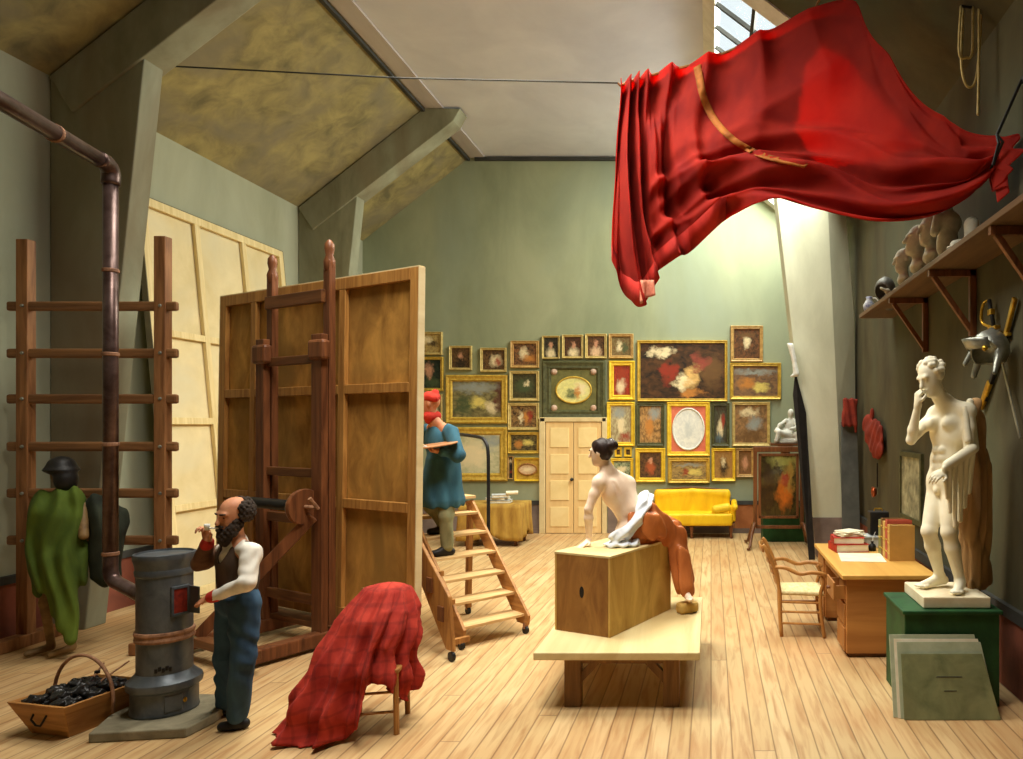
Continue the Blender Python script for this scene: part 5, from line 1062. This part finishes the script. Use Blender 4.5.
q0 = P(.01, .1, -.056); q1 = at(207, 528, 5.1); obj('stem', MB().tube([q0, q1], .0055, 8), M['plaster_white'], pi_); obj('bowl', MB().lathe([(0, -.018), (.014, -.015), (.018, .01), (.02, .028), (.013, .028), (0, .02)], q1, 12), M['plaster_white'], pi_, smooth=True)
# --- model seated on the box
md = thing('person', 'dark haired model with bare back seated on the wooden box, turned from the viewer', 'person', (-.64, 6.6, 1.13))
J = dict(pelvis=at(632, 531, 6.58), waist=at(626, 511, 6.56), chest=at(616, 492, 6.51), neck=at(608, 471, 6.46), head=at(601, 453, 6.43), shL=at(599, 482, 6.38), shR=at(629, 483, 6.64),
         elL=at(588.5, 509, 6.34), wrL=at(589, 536, 6.4), elR=at(634, 508, 6.86), wrR=at(646, 523, 6.98), hipL=at(640, 535, 6.58), hipR=at(645, 534, 6.76), knL=V((-.345, 6.84, 1.15)), knR=V((-.38, 7.06, 1.17)), anL=V((-.255, 6.7, .68)), anR=V((-.3, 7.1, .7)), toeL=V((-.17, 6.56, .605)), toeR=V((-.2, 7.02, .62)))
J['wrL'].z = 1.185; tp_, RT = torso(J, 1.08, True)
hd_, P, RH = head(J['head'], (-1, .25, -.1), (-.02, -.05, 1), 1.0)
pr = tp_+arm(J, 'L', .98)+arm(J, 'R', .88)+leg(J, 'L', .95)+leg(J, 'R', .95)+hd_+hand(J['wrL']-V((0, 0, .015)), (-.5, -.75, -.28), (.1, 0, -1), .12, 1, .92)
sc = (J['shR']-J['shL']).normalized(); pr += [EL(J['chest']+V((-.1, .07, .0)), (.055, .055, .06), None, .03), EL(J['chest'].lerp(J['shL'], .4)+V((.03, -.06, .0)), (.05, .03, .07), None, .04), EL(J['pelvis']+V((.0, -.05, -.0)), (.13, .08, .09), None, .05)]
pr += [RC(J['shR']+V((-.02, -.03, -.04)), J['waist']+V((.06, -.02, .03)), .075, .08, .05)]
pr += [RC(J['neck']+V((.07, -.085, -.1)), J['waist']+V((.03, -.13, 0)), .005, .008, .03, True)]
blob('body', pr, M['skin_w'], md, h=.006)
eyes_brows(P, RH, md)
dh = mat('dark_brown_hair', c3(52, 34, 26), c3(26, 16, 12), 30, .5, (1, 1, .4), .4)
blob('hair', [EL(P(0, -.018, .052), (.086, .1, .082), RH, .02), EL(P(0, -.04, .01), (.08, .07, .08), RH, .03), EL(P(0, .07, -.02), (.07, .05, .1), RH, .02, True), EL(P(0, -.115, .06), (.058, .05, .052), RH, .015), EL(P(.0, -.1, .1), (.035, .03, .025), RH, .01)], dh, md, h=.006, disp=wav(.003, 90))
blob('hair_ribbon', [EL(P(.0, -.118, .105), (.03, .016, .012), RH, .005)], M['papers'], md, h=.004)
fo = lambda X, Y, Z: .018*np.sin((Y*.8-X*.6)*46+3*np.sin(X*6+Z*6)+Z*5)+.008*np.sin(X*42+Z*14+Y*21)
kL, kR, aL, aR = J['knL'], J['knR'], J['anL'], J['anR']
blob('orange_drapery', [RC(J['pelvis']+V((.1, .02, .07)), kL+V((-.03, 0, .0)), .19, .1, .05), EL(J['pelvis']+V((.06, .0, -.0)), (.16, .16, .13), None, .05), RC(J['pelvis']+V((.1, .15, .03)), kR, .14, .1, .05), RC(kL, aL+V((0.02, 0, .0)), .1, .075, .03), RC(kR, aR, .09, .08, .03),
     RC(kL.lerp(kR, .5), aL.lerp(aR, .5)+V((.02, 0, .02)), .09, .08, .03), RC(kL+V((.02, -.03, -.1)), aL+V((.03, -.03, .02)), .08, .065, .02)], mat('orange_brown_satin', c3(206, 122, 64), c3(160, 84, 40), 5, .38, (1, 1, .4), .15), md, h=.01, disp=fo)
wc = [at(*p) for p in ((646, 499, 6.72), (644, 506, 6.52), (637, 520, 6.4), (626, 532, 6.34), (614, 538, 6.32))]
tag(None or (lambda o: o)(blob('white_wrap', [RC(wc[i], wc[i+1], (.075, .06, .05, .055)[i], (.06, .05, .055, .045)[i], .02) for i in range(4)]+[RC(V((-.88, 6.28, 1.15)), V((-.66, 6.42, 1.15)), .022, .035, .02), EL(V((-.8, 6.36, 1.15)), (.16, .1, .028), None, .02)],
     mat('white_drapery', c3(240, 240, 240), c3(208, 216, 226), 7, .8, bump=.1), md, h=.008, disp=lambda X, Y, Z: .008*np.sin((X*.6-Z*.8+Y*.25)*85+1.5*np.sin(X*6+Z*4))))) 
# --- painter on the steps
pn_ = thing('person', 'painter in red cap and blue smock standing on the rolling steps', 'person', (-2.82, 7.7, .815))
J = dict(pelvis=at(442, 480, 7.72), waist=at(443, 462, 7.72), chest=at(440, 441, 7.72), neck=at(434, 421, 7.68), head=at(430, 405, 7.64), shL=at(430, 431, 7.88), shR=at(450, 432, 7.6), elR=at(459, 455, 7.5), wrR=at(440, 451, 7.42), elL=at(419, 440, 7.95), wrL=at(411, 425, 7.8),
         hipL=at(437, 484, 7.8), hipR=at(446, 484, 7.66), knR=at(446, 516, 7.6), anR=V((-2.8, 7.64, .9)), toeR=V((-2.95, 7.52, .85)), knL=at(431, 505, 7.75), anL=V((-2.92, 7.86, 1.1)), toeL=V((-3.05, 7.76, 1.05)))
tp_, RT = torso(J); hd_, P, RH = head(J['head'], (-.9, -.15, -.1), (0, 0, 1), 1.0)
blob('body', tp_+arm(J, 'L')+arm(J, 'R')+leg(J, 'L', 1, False)+leg(J, 'R', 1, False)+hd_+hand(J['wrR'], (-.9, -.2, 0), (0, 0, 1), .7, -1)+hand(J['wrL'], (-.6, -.5, .4), (0, 0, -1), .8, 1), M['skin_m'], pn_, h=.008)
eyes_brows(P, RH, pn_)
blob('red_cap', [EL(P(0, -.015, .08), (.09, .1, .065), RH, .02), RC(P(-.06, -.06, .06), P(.06, -.06, .06), .04, .04, .02), EL(P(0, -.07, .13), (.045, .04, .03), RH, .02)], mat('red_flannel', c3(206, 60, 44)), pn_, h=.008, disp=wav(.003, 60))
blob('red_scarf', [RC(P(-.04, .02, -.12), P(.04, -.04, -.12), .055, .055, .02), RC(P(0, .05, -.1), P(0, .03, -.16), .04, .04, .02)], mat('red_flannel', c3(206, 60, 44)), pn_, h=.008)
hz_ = J['pelvis']+V((0, 0, -.2))
blob('blue_smock', [EL(J['chest'], (.19, .15, .19), RT, .04), RC(J['waist'], hz_+V((.0, 0, 0)), .17, .235, .05), EL(hz_-V((0, 0, .22)), (.4, .4, .16), None, .01, True)]+[q for s in 'LR' for q in (RC(J['sh'+s], J['el'+s], .085, .075, .03), RC(J['el'+s], J['el'+s].lerp(J['wr'+s], .8), .075, .05, .02))],
     mat('blue_smock_cloth', c3(64, 112, 128), c3(40, 78, 96), 5, .9, (1, 1, .35), .2), pn_, h=.009, disp=wav(.009, 34, .006, 16))
blob('trousers', trou(J, .98), mat('olive_grey_cloth', c3(150, 150, 110), c3(110, 112, 82), 6, .9, (1, 1, .4), .2), pn_, h=.009, disp=wav(.006, 34, .004, 24))
shoe(J, 'R', pn_); shoe(J, 'L', pn_)
pq = J['wrR']+V((-.1, -.02, .05))
pt_ = thing('palette', 'oval wooden palette with dabs of paint in the hand of the painter', 'palette', pq)
Rp = Matrix.Rotation(math.radians(8), 3, 'X') @ Matrix.Rotation(math.radians(-7), 3, 'Y')
obj('board', MB().prism([pq+Rp @ V((.25*math.cos(2*PI*i/28)+.04, .16*math.sin(2*PI*i/28), 0)) for i in range(28)], (0, 0, .009)), mat('palette_wood', c3(190, 140, 96), c3(150, 100, 60), 6, .4), pt_)
for i, cc_ in enumerate((C_, R_, Y_, BL, K_, c3(230, 230, 224))):
    a = 2.4+i*.42; blob('paint_dab', [EL(pq+Rp @ V((.19*math.cos(a)+.04, .11*math.sin(a), .015)), (.02, .016, .01), None, .002)], mat('paint_%d' % i, cc_), pt_, h=.004)
# --- marble statue
M['marble'] = mat('statue_plaster', c3(250, 244, 218), c3(240, 230, 198), 5, .5, bump=.04)
sta = thing('statue', 'life size cream statue of a nude man, hand at chin, on the white slab', 'statue', (1.92, 5.92, .847))
J = dict(pelvis=at(946, 480, 5.93), waist=at(946, 460, 5.93), chest=at(950, 431, 5.92), neck=at(946, 403, 5.9), head=at(932, 378, 5.83), shL=at(968, 411, 5.8), shR=at(935, 414, 6.03), elR=at(911, 440, 5.92), wrR=at(918, 405, 5.8), elL=at(969, 451, 5.72), wrL=at(946, 471, 5.62),
         hipL=at(953, 488, 5.87), hipR=at(939, 488, 6.0), knR=at(929, 531, 5.88), anR=at(940, 580, 6.04), toeR=V((1.7, 5.92, .875)), knL=at(949, 532, 5.8), anL=at(960, 580, 5.86), toeL=V((1.93, 5.68, .875)))
for k in ('anR', 'anL'): J[k].z = .93
tp_, RT = torso(J, 1.12); hd_, P, RH = head(J['head'], (-.86, -.42, -.42), (-.2, 0, 1), 1.22)
fwd = V((-.85, -.5, 0)).normalized(); ch_ = J['chest']; sx = (J['shL']-J['shR']).normalized()
pr = tp_+arm(J, 'L', 1.1)+arm(J, 'R', 1.05)+leg(J, 'L', 1.12)+leg(J, 'R', 1.12)+hd_+hand(J['wrR'], (-.06, -.1, 1), (.9, .2, .1), .9, -1, 1.1)+hand(J['wrL'], (-.85, -.35, -.3), (0, .5, -.8), .45, 1, 1.1)
pr += [EL(ch_+fwd*.085+sx*.07+V((0, 0, .06)), (.075, .05, .06), None, .03), EL(ch_+fwd*.085-sx*.07+V((0, 0, .06)), (.075, .05, .06), None, .03)]
for i, z in enumerate((.02, -.05, -.12)):
    for s_ in (-1, 1): pr.append(EL(J['waist']+fwd*.085+sx*.03*s_+V((0, 0, z+.06)), (.03, .025, .03), None, .02))
pr += [EL(J['pelvis']+fwd*.115-V((0, 0, .08)), (.025, .025, .035), None, .02), EL(J['pelvis']-fwd*.09+sx*.06, (.08, .07, .09), None, .04), EL(J['pelvis']-fwd*.09-sx*.06, (.08, .07, .09), None, .04)]
for i in range(60):
    a = PI*(-.3+1.6*((i*.618) % 1)); e = -.1+1.5*((i*.37) % 1); v = (math.cos(a)*math.cos(e), -math.sin(a)*math.cos(e), math.sin(e))
    if v[1] > .45 and v[2] < .75: continue
    pr.append(EL(P(v[0]*.078, v[1]*.096-.012, v[2]*.086+.04), (.022,)*3, None, .01))
blob('figure', pr, M['marble'], sta, h=.0065)
fo = wav(.014, 48, .004, 6); a0 = lambda px, py, Y: at(px, py, Y)
blob('front_drapery', [RC(a0(970, 402, 5.86), a0(974, 448, 5.78), .03, .04, .02), RC(a0(965, 408, 5.76), a0(968, 440, 5.7), .022, .03, .015), RC(a0(972, 449, 5.7), a0(947, 465, 5.6), .045, .036, .02)]+[RC(a0(x0, y0, Y0), a0(x1, y1, Y1), r0, r1, .012) for x0, y0, x1, y1, r0, r1, Y0, Y1 in ((944, 468, 947, 498, .02, .012, 5.58, 5.62), (949, 464, 950, 512, .026, .016, 5.6, 5.64), (954, 461, 955, 526, .028, .018, 5.64, 5.66), (960, 458, 960, 520, .03, .022, 5.66, 5.7), (966, 454, 964, 506, .032, .024, 5.68, 5.74), (972, 450, 969, 492, .03, .02, 5.72, 5.8))], M['marble'], sta, h=.007)
blob('back_drapery', [RC(a0(x0, 404, 5.92), a0(x1, 470, 5.98+o), .035, .045, .02) for x0, x1, o in ((971, 967, 0), (975, 976, -.03), (978, 984, .03))]+[RC(a0(x0, 466, 5.98+o), a0(x1, 586-abs(i-2)*3, 6.04+o), .045, .05, .016) for i, (x0, x1, o) in enumerate(((964, 963, .06), (969, 968, 0), (974, 974, -.05), (980, 980, .0), (985, 985, .06)))]+[RC(a0(974, 420, 6.02), a0(974, 580, 6.12), .06, .1, .03), EL(a0(974, 600, 6.05), (.3, .3, .095), None, .01, True)], mat('tan_brown_drapery', c3(184, 146, 98), c3(140, 104, 64), 5, .7, (1, 1, .3), .1), sta, h=.009, disp=fo)  # back drapery is browner than the cream figure and front folds
# --- lay figure under a green cloth
lf_ = thing('lay_figure', 'wooden lay figure in dark hat under a long green cloth in the left corner', 'mannequin', at(55, 650, 6.95))
b0 = V((-6.25, 6.93, 0)); Z = lambda x, y, z: b0+V((x, y, z))
lf_.location = (b0.x, b0.y, 0)
blob('figure', [RC(Z(-.09, 0, .9), Z(-.12, -.05, .5), .06, .045, .02), RC(Z(-.12, -.05, .5), Z(-.12, .02, .09), .042, .032, .02), RC(Z(-.12, .02, .06), Z(-.2, -.14, .04), .035, .028, .02), RC(Z(.08, 0, .9), Z(.1, -.04, .5), .06, .045, .02), RC(Z(.1, -.04, .5), Z(.1, .0, .09), .042, .032, .02), RC(Z(.1, .0, .06), Z(.04, -.16, .04), .035, .028, .02),
      EL(Z(0, 0, 1.2), (.17, .12, .32)), RC(Z(0, 0, 1.5), Z(0, 0, 1.66), .04, .04), EL(Z(0, 0, 1.72), (.075, .09, .11)), RC(Z(.2, 0, 1.42), Z(.3, -.1, 1.15), .045, .04)], mat('lay_figure_wood', c3(150, 120, 74), c3(104, 78, 46), 6, .6), lf_, h=.012)
blob('green_cloth', [RC(Z(-.14, 0, 1.45), Z(.12, -.02, 1.48), .12, .12, .06), RC(Z(-.02, -.04, 1.35), Z(-.05, -.06, .85), .18, .17, .08), RC(Z(.1, -.06, 1.3), Z(.1, -.1, .75), .16, .17, .08), RC(Z(.14, -.12, .95), Z(.24, -.2, .2), .13, .05, .06), RC(Z(-.14, -.06, 1.0), Z(-.16, -.08, .62), .1, .05, .05), RC(Z(.05, -.15, .9), Z(.1, -.18, .45), .12, .05, .05)],
     mat('green_cloth', c3(92, 112, 34), c3(58, 76, 20), 5, .85, (1, 1, .3), .2), lf_, h=.012, disp=wav(.02, 34, .0, 8))
blob('dark_cloak', [RC(Z(.28, .08, 1.42), Z(.4, .08, 1.2), .11, .14, .05), RC(Z(.38, .08, 1.3), Z(.36, .08, .75), .15, .12, .05)], mat('dark_cloak_cloth', c3(52, 58, 44), c3(32, 36, 28), 5, .95), lf_, h=.012, disp=wav(.012, 34))
blob('hat', [EL(Z(0, 0, 1.8), (.11, .12, .1), None, .02), EL(Z(.0, -.0, 1.77), (.135, .15, .03), None, .04), EL(Z(.06, -.02, 1.68), (.09, .1, .12), None, .03)], M['black'], lf_, h=.012)
# ---------------- chair under the red plaid cloth ----------------
rc = V((-2.45, 5.27, 0))
sc_ = thing('wooden_chair', 'small wooden chair hidden under the red plaid cloth, only its legs showing', 'chair', rc, .15)
for x, y in ((-.2, -.2), (.18, -.17), (-.17, .19), (.16, .19)):
    top = .96 if y > 0 else .46
    obj('leg', MB().tube([(x*1.05, y*1.05, 0), (x, y, .44), (x*.95, y*1.0+(.05 if y > 0 else 0), top)], .02, 8), M['oak'], sc_, local=True)
obj('seat', MB().box((0, 0, .455), (.42, .42, .035)), M['oak'], sc_, local=True, bevel=.01)
for z in (.7, .88): obj('back_rail', MB().box((0, .225, z), (.34, .02, .06)), M['oak'], sc_, local=True)
for z in (.16, .3): obj('stretcher', MB().tube([(-.2, -.2, z), (.18, -.17, z)], .011, 6).tube([(.18, -.17, z+.03), (.16, .19, z+.03)], .011, 6), M['oak'], sc_, local=True)
def pl_(a):                                        # reach and hem height of the cloth round the chair
    keys = [(-180, .5, .02), (-150, .58, .015), (-120, .56, .015), (-95, .46, .02), (-78, .38, .1), (-66, .36, .36), (-48, .36, .4), (-36, .36, .3), (-15, .34, .22), (10, .36, .22), (40, .3, .35), (80, .34, .3), (130, .4, .1), (180, .5, .02)]
    for i in range(len(keys)-1):
        if keys[i][0] <= a <= keys[i+1][0]:
            t = (a-keys[i][0])/(keys[i+1][0]-keys[i][0]); t = t*t*(3-2*t); return keys[i][1]+(keys[i+1][1]-keys[i][1])*t, keys[i][2]+(keys[i+1][2]-keys[i][2])*t
def plaid(u, v):
    a = -180+360*u; R_, hz = pl_(a); ar = math.radians(a); top = V((rc.x+.02, rc.y+.2, 1.0)); ca, sa = math.cos(ar), math.sin(ar)
    r = .10*min(1, v/.12)+(.16*min(1, v/.3))+(R_-.26)*max(0, (v-.12)/.88)**1.35
    z = 1.0-.03*(v/.12)**2 if v < .12 else .97-(.97-hz)*((v-.12)/.88)
    f = v*(.07*(1-2*abs(math.sin(a*.105+1.4*v)))+.03*(1-2*abs(math.sin(a*.19+v*4)))); lump = .03*math.sin(z*21+a*.03)*v
    cx = top.x+(rc.x-top.x-.08)*min(1, v*1.2); cy_ = top.y-.2*min(1, v*1.6)
    return V((cx+ca*(r+f+lump), cy_+sa*(r+f+lump)*.85, max(z+.02*math.sin(a*.17)*v, .012)))
m, nt, b = nodes('red_plaid'); uvn = N(nt, 'TexCoord').outputs['Object']; s3 = N(nt, 'SeparateXYZ', {0: uvn})
w1_ = N(nt, 'TexWave', {'Vector': uvn, 'Scale': 3.4, 'Distortion': 5, 'Detail': 2}, bands_direction='X').outputs['Fac']; w2_ = N(nt, 'TexWave', {'Vector': uvn, 'Scale': 3.4, 'Distortion': 5}, bands_direction='Z').outputs['Fac']
nz = N(nt, 'TexNoise', {'Vector': uvn, 'Scale': 7, 'Detail': 5}).outputs[0]
col = ramp(nt, nz, [(.35, c3(146, 34, 24)), (.65, c3(188, 60, 44))])
for w_ in (w1_, w2_): col = mixc(nt, ramp(nt, w_, [(.82, (0, 0, 0, 1)), (.95, (.28, .28, .28, 1))]), col, c3(84, 22, 18))
nt.links.new(col, b.inputs['Base Color']); b.inputs['Roughness'].default_value = .9
tag(obj('plaid_cloth', MB().grid(plaid, 300, 60), m, smooth=True, solid=.01), 'crumpled red plaid cloth thrown over a small chair and trailing on the floor', 'cloth')
